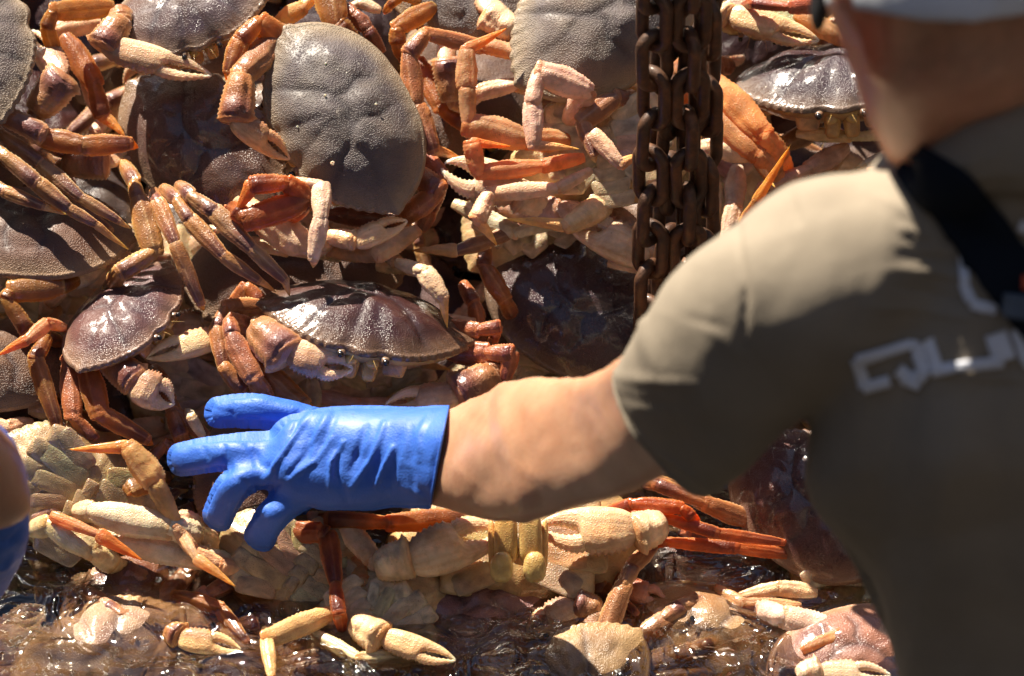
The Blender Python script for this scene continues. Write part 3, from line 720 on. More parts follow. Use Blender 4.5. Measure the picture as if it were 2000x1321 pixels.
# cluster in the middle: legs and cream claw of a crab on its back
c17 = CR('crab upside down in the middle with a curled orange leg and two cream claws', 640, 478, -.055, (.3, .6, .1), (0, -.2, -.98), BRO, scale=.62, belly=True, face=False)
leg(c17, [(570, 425, .06), (596, 392, .085), (482, 430, .09), (462, 412, .085)], 'cmc', (44, 58, 44), tint=(1.15, .8, .5))
leg(c17, [(612, 400, .08), (560, 358, .095), (492, 362, .10), (458, 418, .09)], 'mcd', (48, 46, 34), tint=(1.2, .85, .5))
leg(c17, [(552, 352, .08), (628, 362, .09), (626, 432, .095), (612, 505, .085)], 'cpp', (24, 42, 38), 'v', tint=PALE)
leg(c17, [(640, 470, .03), (600, 482, .05), (515, 430, .05)], 'cm', (60, 74), 'v', tint=(1.1, 1, .9))
clw(c17, [(600, 475, .03), (640, 462, .05), (692, 472, .055), (796, 432, .05)], (60, 40, 50), 'v', flip=1, tint=(1.1, 1, .85))
leg(c17, [(640, 488, .02), (735, 498, .05), (812, 452, .045)], 'mp', (40, 44), 'v', tint=(1.05, .95, .8))
leg(c17, [(735, 480, .01), (775, 512, .03), (830, 532, .05), (866, 582, .05), (874, 642, .035)], 'ccpd', (34, 34, 44, 22), 'v', tint=(1, 1, .95))
leg(c17, [(740, 520, .0), (790, 520, .01)], 'c', (36,), 'v')
leg(c17, [(480, 470, .0), (560, 492, .01), (640, 498, .01)], 'mc', (30, 26), 'v', tint=TAN)
# bottom left on its back
c18 = CR('crab on its back at the lower left beside the gloved fingers, wet olive belly', 165, 965, .0, (.45, .85, -.1), (-.12, .05, -.98), BRO, scale=1.0, belly=True, wet=True, bt=(.70, .66, .55), face=False)
leg(c18, [(150, 1000, .03), (182, 1000, .05), (328, 1030, .06)], 'cm', (50, 68), 'v', tint=PALE)
leg(c18, [(340, 1015, .06), (302, 940, .075), (250, 872, .08), (132, 878, .07)], 'cpd', (46, 60, 28), 'v', tint=(1.15, .92, .65))
leg(c18, [(180, 1050, .02), (235, 1055, .03), (392, 1090, .04)], 'cm', (44, 64), 'v', tint=(1, .98, .98))
leg(c18, [(60, 1035, .02), (95, 1025, .05), (180, 1075, .05)], 'cm', (50, 56), 'v', tint=(.95, .85, .65))
leg(c18, [(102, 1008, .06), (195, 1045, .075), (280, 1095, .065)], 'dp'[::-1], (26, 32), 'v', tint=(1.1, .7, .4))
leg(c18, [(340, 1015, .04), (385, 1030, .03), (392, 1085, .02)], 'mc', (54, 50), 'v', tint=PALE)
leg(c18, [(250, 930, .02), (262, 960, .03), (310, 935, .01)], 'mc', (40, 40), tint=OR)
# crab held under the glove
c19 = CR('crab being grabbed beneath the blue fingers, mouth and feelers turned left', 470, 935, -.02, (-.9, .2, .35), (.2, .3, .9), (.22, .11, .07), scale=.72, auto='')
leg(c19, [(400, 850, .0), (335, 805, .01), (352, 850, .01)], 'mc', (38, 40), tint=(.9, .6, .5))
leg(c19, [(395, 850, .02), (374, 815, .03)], 'c', (26,), 'v')
leg(c19, [(360, 890, -.01), (320, 868, .0), (290, 900, .0)], 'mc', (36, 30), tint=RED)
# crab on its back just below the glove
c20 = CR('wet crab on its back directly below the gloved hand, mottled tan plates', 582, 1128, .0, (-.55, -.75, .1), (.0, -.05, -.99), BRO, scale=.88, belly=True, wet=True, bt=(.70, .66, .55), face=False)
leg(c20, [(480, 1118, .02), (430, 1105, .04), (376, 1075, .055), (342, 1030, .065)], 'cpd'.replace('d', 'p'), (40, 34, 32), 'v', tint=(1.05, .85, .65))
leg(c20, [(352, 1038, .06), (384, 1092, .07), (462, 1148, .05)], 'pd', (24, 26), 'v', tint=OR)
leg(c20, [(520, 1045, .03), (622, 1040, .06), (640, 1045, .06), (655, 1140, .055), (662, 1195, .045)], 'mcpc', (52, 40, 44, 34), tint=(1.05, .7, .5))
leg(c20, [(600, 1075, .02), (530, 1062, .03)], 'm', (50,), 'v', tint=PALE)
leg(c20, [(600, 1012, .03), (668, 1020, .05), (724, 1088, .055)], 'cm', (44, 50), 'v', tint=(1.05, .95, .85))
leg(c20, [(690, 1082, .02), (706, 1130, .03)], 'm', (42,), 'v', tint=OR)
leg(c20, [(650, 1195, .02), (520, 1248, .025), (530, 1318, .015)], 'mp', (48, 30), 'v', tint=(1.0, .8, .5))
leg(c20, [(640, 1195, .005), (725, 1190, .015)], 'm', (22,), 'v', tint=TAN)
# crab with two big claws facing down
c21 = CR('crab on its back below the forearm, two big cream claws beside its golden mouth', 1012, 1062, .02, (-.02, -.93, .15), (.0, -.30, -.95), (.3, .19, .1), scale=1.22, belly=True, wet=True, bt=(.88, .80, .62), face=False)
clw(c21, [None, (738, 1108, .06), (800, 1092, .075), (985, 1036, .08)], (60, 78, 100), 'v', flip=1, tint=(1.1, 1.05, .95))
clw(c21, [None, (1292, 1022, .06), (1240, 1040, .075), (1048, 1030, .08)], (60, 76, 96), 'v', flip=1, tint=(1.1, 1.02, .9))
for s in (-1, 1):
    mp = link('mouthpart', MAXI, mat4(dirv((1, 0, 0)), dirv((0, 1, 0)), BK, H(1012+s*24, 1050, .095), (.023, .05, .018)), c21, (1.1, 1.2, 1.3, 1))
    link('mouthpart_tip', MAXS, mat4(dirv((1, 0, 0)), dirv((0, 1, 0)), BK, H(1012+s*32, 1108, .09), (.022, .030, .016)), mp, (1.1, 1.2, 1.2, 1))
    link('mouthpart_tip', MAXS, mat4(dirv((1, 0, 0)), dirv((s*.1, 1, 0)), BK, H(1012+s*50, 1072, .085), (.009, .055, .012)), mp, (1.2, 1.1, 1, 1))
leg(c21, [(905, 1010, .05), (760, 1022, .06), (640, 1015, .055)], 'mc', (46, 40), tint=(1.1, .85, .6))
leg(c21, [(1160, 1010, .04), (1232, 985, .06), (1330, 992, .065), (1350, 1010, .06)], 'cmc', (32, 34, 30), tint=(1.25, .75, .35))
leg(c21, [(1180, 1015, .04), (1290, 1010, .055), (1400, 1042, .055), (1530, 1060, .04)], 'mcp', (30, 30, 26), tint=(1.1, .75, .5))
leg(c21, [(1230, 1060, .02), (1300, 1058, .04), (1440, 1070, .04), (1570, 1086, .025)], 'mcp', (28, 32, 28), tint=(1.05, .75, .5))
c22 = CR('dark maroon shell standing out of the water beside the worker\'s hip', 1590, 985, .02, (.65, .62, -.2), (-.3, .35, .88), (.16, .07, .065), scale=1.0, wet=True, face=False)
leg(c22, [(1480, 1022, .0), (1380, 985, .02), (1280, 945, .02)], 'mc', (44, 36), tint=(.9, .7, .6))
leg(c22, [(1560, 1075, .0), (1440, 1045, .005), (1350, 1040, .0)], 'mc', (34, 30), tint=(.95, .6, .5))
leg(c22, [(1400, 1000, -.01), (1330, 950, .0), (1250, 930, .0)], 'mc', (40, 30), tint=DIM)
# in the water
wc = [('purple crab under rippling water in the middle of the lower edge, front margin lit', 935, 1215, -.034, (.15, -.85, .2), (.05, .45, .88), (.40, .23, .22), 1.0),
      ('golden crab just under the water left of the worker\'s trousers', 1375, 1262, -.046, (-.2, -.8, .3), (0, .5, .85), (.5, .30, .13), .98),
      ('pinkish crab breaking the water at the lower right, shell beaded with glints', 1655, 1288, -.02, (.3, -.8, .3), (0, .45, .88), (.40, .20, .14), .8),
      ('cream shelled crab under water against the worker\'s trousers', 1660, 1140, -.02, (.7, .5, 0), (-.1, .1, -.98), (.5, .36, .2), .75),
      ('pink and gold crab under water at the lower left corner', 190, 1300, -.05, (-.4, .7, .1), (0, .4, .9), (.58, .36, .2), .95),
      ('red brown crab under water near the second worker\'s glove', 230, 1200, -.04, (.6, -.3, .2), (.1, .4, .9), (.24, .09, .05), .72),
      ('dark brown crab under water right of the clawed upturned crab', 1340, 1130, -.045, (.1, .8, .1), (0, .4, .9), (.13, .06, .045), .82),
      ('tan crab on its back under water between the two leg tips at the bottom', 730, 1240, -.035, (.5, -.7, .1), (0, -.1, -.99), (.3, .2, .1), .85),
      ('brown crab at the bottom edge left of the long pale leg tip', 420, 1330, -.05, (.2, .9, .1), (0, .4, .9), (.38, .2, .09), .8),
      ('yellowish crab at the bottom edge below the purple one', 1120, 1350, -.04, (-.5, .6, .1), (0, .3, .9), (.42, .26, .12), .85),
      ('shadowed crab under the dark water beside the mottled upturned crab', 380, 1175, -.06, (.5, .6, .1), (0, .3, .9), (.14, .07, .05), .85)]
wroots = []
for k, (lb, x_, y_, h_, f_, d_, t_, s_) in enumerate(wc):
    wroots.append(CR(lb, x_, y_, h_, f_, d_, t_, scale=s_, wet=True, auto='A' if k in (4, 8, 9, 10) else ('L' if k in (1, 5) else ''), belly=d_[2] < 0, fold=.2))
leg(wroots[1], [(1640, 1240, .0), (1535, 1205, .012)], 'm', (62,), 'v', tint=PALE)
leg(wroots[3], [(1725, 1222, .005), (1640, 1245, .015), (1572, 1268, .01)], 'mp', (44, 34), 'v', tint=(1.15, .9, .7))
leg(wroots[3], [(1590, 1160, .0), (1520, 1150, .008), (1450, 1165, .0)], 'mp', (40, 34), 'v', tint=PALE)
leg(wroots[3], [(1560, 1185, -.005), (1450, 1180, .0), (1400, 1150, .0)], 'mp', (30, 28), 'v', tint=OR)
clw(wroots[2], [None, (1560, 1320, .0), (1600, 1310, .0), (1740, 1320, .005)], (40, 50, 50), 'v', flip=1)
clw(wroots[7], [None, (695, 1215, .02), (745, 1245, .022), (890, 1290, .015)], (50, 66, 52), 'v', flip=-1, tint=(1.05, .95, .75))
leg(wroots[7], [(850, 1280, -.01), (700, 1290, .0), (610, 1235, .0)], 'mp', (40, 34), 'v', tint=TAN)
clw(wroots[5], [None, (330, 1235, .0), (350, 1245, .005), (470, 1270, .0)], (40, 50, 52), 'd', flip=-1, tint=OR)
leg(wroots[5], [(340, 1165, -.01), (430, 1190, -.005), (480, 1255, -.01)], 'mp', (40, 34), tint=OR)
leg(wroots[0], [(1110, 1160, -.01), (1180, 1150, .0), (1240, 1200, .0)], 'mp', (44, 36), tint=(1, .8, .7))
leg(wroots[0], [(1080, 1280, -.02), (1200, 1250, -.012), (1270, 1180, -.01)], 'mp', (40, 32), tint=OR)
clw(wroots[6], [None, (1210, 1130, .0), (1225, 1150, .003), (1300, 1175, .0)], (40, 50, 50), 'd', flip=-1, tint=(.9, .6, .6))
# ------------------------------------------------------------------ crabs between and beneath, so that no gap is empty
rf = random.Random(5)
GB = 'crabs buried under the top layer of the pile'
for j, y_ in enumerate((-120, 60, 240, 420, 600, 780, 930, 1040)):
    for i in range(10):
        x_ = -190+i*255+(j % 2)*125+rf.uniform(-50, 50); yy = y_+rf.uniform(-35, 35)
        if (j == 7): yy = min(yy, 1040)
        a_ = rf.uniform(0, 6.28); up_ = -1 if rf.random() < .3 else 1
        inview = -60 < x_ < 1700 and -20 < yy < 1090
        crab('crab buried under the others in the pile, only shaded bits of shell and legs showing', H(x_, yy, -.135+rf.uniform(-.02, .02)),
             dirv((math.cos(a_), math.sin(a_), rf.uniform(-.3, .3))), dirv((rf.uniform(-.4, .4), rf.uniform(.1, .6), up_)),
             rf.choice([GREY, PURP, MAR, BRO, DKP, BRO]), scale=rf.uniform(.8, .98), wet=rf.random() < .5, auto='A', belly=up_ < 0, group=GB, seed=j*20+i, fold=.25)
# crabs outside the picture at its edges, lying as the visible ones do
# ------------------------------------------------------------------ water, hold
def water_material():
    m = bpy.data.materials.new('sea_water'); m.use_nodes = True; nt = m.node_tree
    nt.nodes.remove(nt.nodes['Principled BSDF']); out = nt.nodes['Material Output']
    p = pos(nt)
    g = N(nt, 'ShaderNodeBsdfGlossy'); g.inputs['Roughness'].default_value = .035; g.inputs['Color'].default_value = (1, 1, 1, 1)
    t = N(nt, 'ShaderNodeBsdfRefraction'); t.inputs['Color'].default_value = (.92, .86, .76, 1); t.inputs['Roughness'].default_value = 0.0; t.inputs['IOR'].default_value = 1.33
    fr = N(nt, 'ShaderNodeFresnel'); fr.inputs['IOR'].default_value = 1.34
    n1 = tex_noise(nt, p, 21, 2, .4, 1.8); n2 = tex_noise(nt, p, 80, 2, .5, .6)
    b1 = N(nt, 'ShaderNodeBump'); b1.inputs['Strength'].default_value = 1.0; b1.inputs['Distance'].default_value = .011; nt.links.new(n1, b1.inputs['Height'])
    b2 = N(nt, 'ShaderNodeBump'); b2.inputs['Strength'].default_value = .13; b2.inputs['Distance'].default_value = .002; nt.links.new(n2, b2.inputs['Height']); nt.links.new(b1.outputs[0], b2.inputs['Normal'])
    nt.links.new(b2.outputs[0], g.inputs['Normal']); nt.links.new(b2.outputs[0], fr.inputs['Normal'])
    mx = N(nt, 'ShaderNodeMixShader'); nt.links.new(mth(nt, 'MULTIPLY', fr.outputs[0], 2.8, True), mx.inputs[0]); tp = N(nt, 'ShaderNodeBsdfTransparent'); tp.inputs[0].default_value = (.95, .9, .82, 1); m0 = N(nt, 'ShaderNodeMixShader'); m0.inputs[0].default_value = .45
    nt.links.new(t.outputs[0], m0.inputs[1]); nt.links.new(tp.outputs[0], m0.inputs[2]); nt.links.new(m0.outputs[0], mx.inputs[1]); nt.links.new(g.outputs[0], mx.inputs[2])
    nt.links.new(mx.outputs[0], out.inputs['Surface'])
    return m
nx, ny = 760, 260
xs = np.sign(np.linspace(-1, 1, nx))*(.62*np.abs(np.linspace(-1, 1, nx))+.35*np.abs(np.linspace(-1, 1, nx))**6); y0 = H(1000, 1085)[1]; ys = np.linspace(y0-.42, y0+.16, ny)
V = []
for y_ in ys:
    for x_ in xs:
        z = .0042*mnoise.fractal(Vector((x_*9, y_*16, 1.3)), .8, 2, 3)+.0013*mnoise.fractal(Vector((x_*20+5, y_*38, 4.3)), 1.2, 2, 2)
        V.append((x_, y_, ZW+z))
F = [(i*nx+j, i*nx+j+1, (i+1)*nx+j+1, (i+1)*nx+j) for i in range(ny-1) for j in range(nx-1)]
SHARP = True
wo = link('water', mesh('water', V, F, None, water_material())); tag(wo, kind='structure')
wo.cycles.is_caustics_caster = True; sl.cycles.is_caustics_light = True
for o_ in COL.objects:
    if o_.type == 'MESH' and o_ is not wo: o_.cycles.is_caustics_receiver = True
# dark slope under the pile and the floor of the hold
MHOLD = simple('hold_steel', (.035, .03, .028), .6, .2, 0, 12, .5, .5, .004)
def slab(name, x0, x1, y0_, y1, zf, n=40, lab=None):
    V = []; F = []
    for j in range(n+1):
        for i in range(n+1):
            x_ = x0+(x1-x0)*i/n; y_ = y0_+(y1-y0_)*j/n
            V.append((x_, y_, zf(x_, y_)+.012*mnoise.noise(Vector((x_*3, y_*3, 0)))))
    F = [(j*(n+1)+i, j*(n+1)+i+1, (j+1)*(n+1)+i+1, (j+1)*(n+1)+i) for j in range(n) for i in range(n)]
    o = link(name, mesh(name, V, F, None, MHOLD)); tag(o, kind='structure'); return o
tS = math.tan(SL)
slab('hold_slope', -1.6, 1.6, -.45, 1.3, lambda x_, y_: min(1.0, y_*tS-.26))
slab('hold_floor', -1.2, 1.2, y0-.43, -.2, lambda x_, y_: ZW-.17)
slab('hold_wall', -1.2, 1.2, y0-.47, y0-.43, lambda x_, y_: ZW+.03)
def wall(name, a, b, z0, z1, th=.12):
    a, b = np.array(a, float), np.array(b, float); t = nrm(b-a); n_ = np.array([-t[1], t[0]]); V = []; F = []; n = 24
    for k in range(n+1):
        q = a+(b-a)*k/n
        rib = .05 if k % 4 == 0 else 0           # ribs on the added sky-blocking panels
        for o_, z in ((rib, z0), (rib, z1), (-th, z1), (-th, z0)): V.append((*(q+n_*o_), z))
    F = grid_faces(n+1, 4)+[(3, 2, 1, 0), (n*4, n*4+1, n*4+2, n*4+3)]
    o = link(name, mesh(name, V, F, None, MHOLD, False)); tag(o, kind='structure'); return o
wall('sky_blocker_back', (1.75, 1.35), (-1.75, 1.35), -.6, .98)  # added out of view beyond the pile, cuts the sky light
wall('sky_blocker_left', (-1.75, 1.35), (-1.75, -7.1), -.9, 2.2)  # added unseen panel, keeps low sky light off from the left
wall('sky_blocker_right', (1.75, -7.1), (1.75, 1.35), -.9, 2.6)  # added unseen panel, the same on the right
wall('sky_blocker_rear', (-5.5, -7.2), (5.5, -7.2), ZW-.75, 8.5)  # added behind the camera to block sky light and deepen the shade
slab('deck', -4, 4, -6, y0-.47, lambda x_, y_: ZW-.75)

# ------------------------------------------------------------------ rusty chains
def rust():
    m, nt, b = newmat('rusty_iron'); p = pos(nt)
    n1 = tex_noise(nt, p, 70, 8, .7, .4); n2 = tex_noise(nt, p, 16, 3); n3 = tex_noise(nt, p, 420, 4, .6)
    c = ramp(nt, n1, [(.3, (.02, .012, .009)), (.5, (.085, .034, .015)), (.72, (.21, .085, .032))])
    c = mixc(nt, ramp(nt, n2, [(.45, (0,)*3), (.65, (.6,)*3)]), c, (.03, .022, .018))
    nt.links.new(c, b.inputs['Base Color']); nt.links.new(ramp(nt, n1, [(.3, (.32,)*3), (.7, (.75,)*3)]), b.inputs['Roughness'])
    setin(b, {'Metallic': .25, 'Coat Weight': .2, 'Coat Roughness': .2})
    bumps(nt, b, [(n1, .8, .0018), (n3, .5, .0005)]); return m
MRUST = rust()
def link_mesh():
    R_, Ls, r = .0135, .0155, .0064; nn = 44; na = 14; V = []
    for k in range(nn):
        t = k/nn*2*math.pi
        cx, cy = math.cos(t)*R_, math.sin(t)*R_+math.copysign(Ls, math.sin(t) if abs(math.sin(t)) > 1e-6 else 1)
        nx_, ny_ = math.cos(t), math.sin(t)
        rr = r*(1+.05*mnoise.noise(Vector((t*2, 0, 3))))
        for j in range(na):
            a = 2*math.pi*j/na; V.append((cx+nx_*math.cos(a)*rr, math.sin(a)*rr, cy+ny_*math.cos(a)*rr))
    F = [(k*na+j, k*na+(j+1) % na, ((k+1) % nn)*na+(j+1) % na, ((k+1) % nn)*na+j) for k in range(nn) for j in range(na)]
    return mesh('chain_link', V, F, None, MRUST)
CL = link_mesh()
dch = base(1320, 560)-.045                       # the chains meet the pile behind the shoulder
Pb = P(1320, 575, dch)
strands = [(1278, 'leftmost of the four rusty chains hanging before the pile', 1270), (1312, 'second rusty chain from the left, hanging close behind the first', 1306),
           (1348, 'third rusty chain from the left in the hanging bundle', 1342), (1384, 'rightmost rusty chain, nearest the worker\'s ear', 1372)]
PITCH = .0445
rc = random.Random(3)
for q, (pt, lb, pb) in enumerate(strands):
    top = P(pt, 0, 1)*0
    yb = Pb[1]+(.012 if q % 2 else -.008)
    def at_z(px, z):            # point on the vertical plane y=yb
        return np.array([(px-1000)*K*((yb-CAM[1])/FW[1]), yb, z])
    zb = Pb[2]-.03
    root = None; n = 24
    x0 = (pb-1000)*K*4.95; x1 = (pt-1000)*K*4.75
    for i in range(n):
        z = zb+PITCH*(i+.5*(q % 2)+rc.uniform(-.05, .05)); f = i/(n-1)
        x_ = x0+(x1-x0)*min(1, i/10)+rc.uniform(-.001, .001)
        ang = (math.radians(42) if i % 2 else math.radians(-40))+rc.uniform(-.25, .25)+q*.5
        M = Matrix.Translation((x_, yb+rc.uniform(-.002, .002), z)) @ Matrix.Rotation(ang, 4, 'Z') @ Matrix.Rotation(rc.uniform(-.07, .07), 4, 'Y')
        if root is None:
            root = link('chain', None, Matrix.Translation((x0, yb, zb))); tag(root, lb, 'chain', 'rusty chains hanging in a bundle')
        link('chain_link', CL, M, root)
# ------------------------------------------------------------------ people
def tube(rings, n=28, sub=6):
    """rings: (centre, axis u, radius u, axis v, radius v); lofted smoothly with rounded ends"""
    C = np.array([r[0] for r in rings], float); Uu = np.array([nrm(np.array(r[1], float))*r[2] for r in rings]); Vv = np.array([nrm(np.array(r[3], float))*r[4] for r in rings])
    t = np.arange(len(rings), dtype=float); tt = np.linspace(0, len(rings)-1, (len(rings)-1)*sub+1)
    f = lambda A: np.stack([smooth_interp(t, A[:, k], tt) if len(t) > 2 else np.interp(tt, t, A[:, k]) for k in range(3)], 1)
    C, Uu, Vv = f(C), f(Uu), f(Vv)
    V = []
    def ring(c, u, v, s=1.):
        for j in range(n):
            a = 2*math.pi*j/n; V.append(c+(u*math.cos(a)+v*math.sin(a))*s)
    r0 = (np.linalg.norm(Uu[0])+np.linalg.norm(Vv[0]))/2; d0 = nrm(C[0]-C[1])
    r1 = (np.linalg.norm(Uu[-1])+np.linalg.norm(Vv[-1]))/2; d1 = nrm(C[-1]-C[-2])
    for a in (87, 78, 66, 54, 42, 30, 20, 10): ring(C[0]+d0*r0*math.sin(math.radians(a)), Uu[0], Vv[0], math.cos(math.radians(a)))
    for k in range(len(C)): ring(C[k], Uu[k], Vv[k])
    for a in (10, 20, 30, 42, 54, 66, 78, 87): ring(C[-1]+d1*r1*math.sin(math.radians(a)), Uu[-1], Vv[-1], math.cos(math.radians(a)))
    m = len(V)//n
    V.append(C[0]+d0*r0*1.002); V.append(C[-1]+d1*r1*1.002)
    F = grid_faces(m, n)+[((j+1) % n, j, m*n) for j in range(n)]+[((m-1)*n+j, (m-1)*n+(j+1) % n, m*n+1) for j in range(n)]
    return np.array(V), F
def fuse(parts, voxel, smooth=8, name='body'):
    V = []; F = []; o = 0
    for v, f in parts:
        V.append(v); F += [tuple(i+o for i in q) for q in f]; o += len(v)
    me = mesh('tmp', np.vstack(V), F); ob = bpy.data.objects.new('tmp', me); COL.objects.link(ob)
    r = ob.modifiers.new('r', 'REMESH'); r.mode = 'VOXEL'; r.voxel_size = voxel
    s = ob.modifiers.new('s', 'SMOOTH'); s.iterations = smooth; s.factor = .6
    dg = bpy.context.evaluated_depsgraph_get(); out = bpy.data.meshes.new_from_object(ob.evaluated_get(dg))
    bpy.data.objects.remove(ob); out.name = name
    n = len(out.vertices); co = np.zeros(n*3); out.vertices.foreach_get('co', co)
    return out, co.reshape(-1, 3)
def normals(me):
    n = len(me.vertices); a = np.zeros(n*3); me.vertex_normals.foreach_get('vector', a); return a.reshape(-1, 3)
def creases(me, co, lines, noise_amp=0, noise_scale=8):
    """lines: (px polyline, half width px, height m)"""
    nm = normals(me); px = topx_arr(co); d = np.zeros(len(co)); facing = (nm@BK) > -.15
    for pts, wd, hgt in lines:
        dd = seg_d(px[:, 0], px[:, 1], pts)
        a, b = np.array(pts[0]), np.array(pts[-1]); L = np.linalg.norm(b-a)+1
        t = ((px-a)@(b-a))/L**2
        d += hgt*np.exp(-(dd/wd)**2)*facing*np.clip(1.15-np.abs(t-.5)*1.3, .2, 1)
    if noise_amp: d += noise_amp*fbm(co, noise_scale, 3, 3)
    co += nm*d[:, None]
    me.vertices.foreach_set('co', co.ravel()); me.update()
def finish(me, mat, co=None):
    me.materials.clear(); me.materials.append(mat); me.polygons.foreach_set('use_smooth', [True]*len(me.polygons)); me.update(); return me
def hem_from_boundary(me, name, r, mat, parent, near=None):
    """a rolled edge along the open border of a garment"""
    import bmesh
    bm = bmesh.new(); bm.from_mesh(me); E = [e for e in bm.edges if e.is_boundary]; nb = {}
    for e in E:
        for v in e.verts: nb.setdefault(v.index, []).append(e.other_vert(v).index)
    pos_ = {v.index: np.array(v.co) for v in bm.verts if v.index in nb}; bm.free()
    best = []; seen = set()
    for s0 in nb:
        if s0 in seen: continue
        loop = [s0]; seen.add(s0)
        while True:
            nx_ = [q for q in nb[loop[-1]] if q not in seen]
            if not nx_: break
            loop.append(nx_[0]); seen.add(nx_[0])
        if len(loop) > len(best): best = loop
    C = np.array([pos_[i] for i in best])
    for _ in range(6): C = (np.roll(C, 1, 0)+C+np.roll(C, -1, 0))/3
    C = C[::2]; n = len(C); V = []; cen = C.mean(0)
    for k in range(n):
        t = nrm(C[(k+1) % n]-C[k-1]); rd = nrm(C[k]-cen); rd = nrm(rd-t*(rd@t)); b_ = np.cross(t, rd)
        for j in range(8):
            a = 2*math.pi*j/8; V.append(C[k]+(rd*math.cos(a)+b_*math.sin(a))*r)
    F = [(k*8+j, k*8+(j+1) % 8, ((k+1) % n)*8+(j+1) % 8, ((k+1) % n)*8+j) for k in range(n) for j in range(8)]
    return link(name, mesh(name, V, F, None, mat), None, parent)
def cut(me, pc, ax):
    import bmesh
    bm = bmesh.new(); bm.from_mesh(me); bmesh.ops.bisect_plane(bm, geom=bm.verts[:]+bm.edges[:]+bm.faces[:], plane_co=Vector(pc), plane_no=Vector(ax), clear_outer=False)
    R_ = [v for v in bm.verts if (np.array(v.co)-pc)@ax > 1e-5 and np.linalg.norm(np.array(v.co)-pc) < .16]
    bmesh.ops.delete(bm, geom=R_, context='VERTS'); bm.to_mesh(me); bm.free()
def skinmat():
    m, nt, b = newmat('skin'); p = pos(nt)
    n1 = tex_noise(nt, p, 22, 5, .6); n2 = tex_noise(nt, p, 260, 4, .6)
    at = N(nt, 'ShaderNodeVertexColor', layer_name='Col')
    c = mixc(nt, ramp(nt, n1, [(.35, (0,)*3), (.7, (1,)*3)]), (.47, .235, .135), (.56, .31, .19))
    c = mixc(nt, ramp(nt, n2, [(.55, (0,)*3), (.8, (.5,)*3)]), c, (.42, .17, .10))
    c = mixc(nt, 1., c, at.outputs[0], 'MULTIPLY')
    nt.links.new(c, b.inputs['Base Color'])
    setin(b, {'Roughness': .45, 'Subsurface Weight': .5, 'Subsurface Radius': (1, .3, .15), 'Subsurface Scale': .018, 'Coat Weight': .22, 'Coat Roughness': .28})
    bumps(nt, b, [(n1, .3, .004), (n2, .35, .0006)]); return m
MSKIN = skinmat()
def glovemat():
    m, nt, b = newmat('blue_rubber'); p = pos(nt)
    n1 = tex_noise(nt, p, 30, 4, .6); n2 = tex_noise(nt, p, 480, 3, .6)
    c = mixc(nt, ramp(nt, n1, [(.3, (0,)*3), (.7, (1,)*3)]), (.03, .12, .55), (.05, .165, .66))
    spots = ramp(nt, tex_noise(nt, p, 120, 4, .6), [(.68, (0,)*3), (.76, (.6,)*3)])
    c = mixc(nt, spots, c, (.035, .05, .25))
    nt.links.new(c, b.inputs['Base Color'])
    setin(b, {'Roughness': .55, 'Coat Weight': .12, 'Coat Roughness': .35, 'Subsurface Weight': .05, 'Subsurface Scale': .004})
    bumps(nt, b, [(n1, .3, .002), (n2, .8, .0007)]); return m
MGLOVE = glovemat()
def clothmat(name, col, warp=1400):
    m, nt, b = newmat(name); p = pos(nt)
    n1 = tex_noise(nt, p, 12, 5, .6); n2 = tex_noise(nt, p, 900, 3, .7)
    c = mixc(nt, ramp(nt, n1, [(.3, (0,)*3), (.7, (1,)*3)]), tuple(x*.88 for x in col), tuple(x*1.1 for x in col))
    c = mixc(nt, ramp(nt, n2, [(.4, (0,)*3), (.7, (.5,)*3)]), c, tuple(x*.7 for x in col))
    nt.links.new(c, b.inputs['Base Color']); setin(b, {'Roughness': .9, 'Specular IOR Level': .2})
    bumps(nt, b, [(n1, .3, .006), (n2, .4, .0006)]); return m
MSHIRT = clothmat('olive_cotton', (.305, .255, .195)); MSTRAP = clothmat('navy_webbing', (.008, .012, .02)); MCAP = clothmat('white_cap_cloth', (.86, .87, .92))
MPRINT = clothmat('white_print', (.82, .84, .92)); MBLACK = clothmat('black_cloth', (.012, .012, .014)); MTROU = clothmat('dark_trousers', (.03, .035, .045))
MREDP = simple('orange_clip', (.7, .09, .03), .4)
def rg(px, py, d, ru, rv, ang=0, tilt=0):
    """ring centred at a pixel's ray at depth d; u lies in the picture plane at ang degrees, v towards the camera"""
    a = math.radians(ang); u = RT*math.cos(a)+UP*math.sin(a)
    return (P(px, py, d), u, ru, nrm(BK+UP*tilt), rv)
mm = lambda px, d: px*K*d
# forearm and arm: pixels and depth; ring radius vector lies across the limb
dG = base(600, 900)-.075
arm = [rg(690, 892, 4.855, mm(78, 4.85), .030, 90), rg(835, 893, 4.825, mm(90, 4.8), .038, 84), rg(930, 888, 4.76, mm(124, 4.74), .054, 84),
       rg(1020, 880, 4.68, mm(142, 4.66), .062, 86), rg(1110, 868, 4.60, mm(134, 4.58), .060, 96), rg(1200, 845, 4.52, mm(124, 4.5), .060, 112), rg(1290, 790, 4.44, mm(125, 4.42), .060, 124), rg(1400, 690, 4.37, mm(120, 4.35), .058, 128)]
head = [rg(1865, -250, 4.12, mm(190, 4.2), .085, 4, -.25), rg(1862, -150, 4.13, mm(244, 4.2), .105, 4, -.25), rg(1864, -40, 4.15, mm(254, 4.2), .108, 4, -.25), rg(1876, 60, 4.18, mm(240, 4.18), .10, 4, -.3), rg(1884, 150, 4.21, mm(214, 4.17), .087, 8, -.3),
        rg(1894, 235, 4.25, mm(192, 4.17), .074, 12, -.3), rg(1910, 320, 4.285, mm(166, 4.2), .066, 10, -.2)]
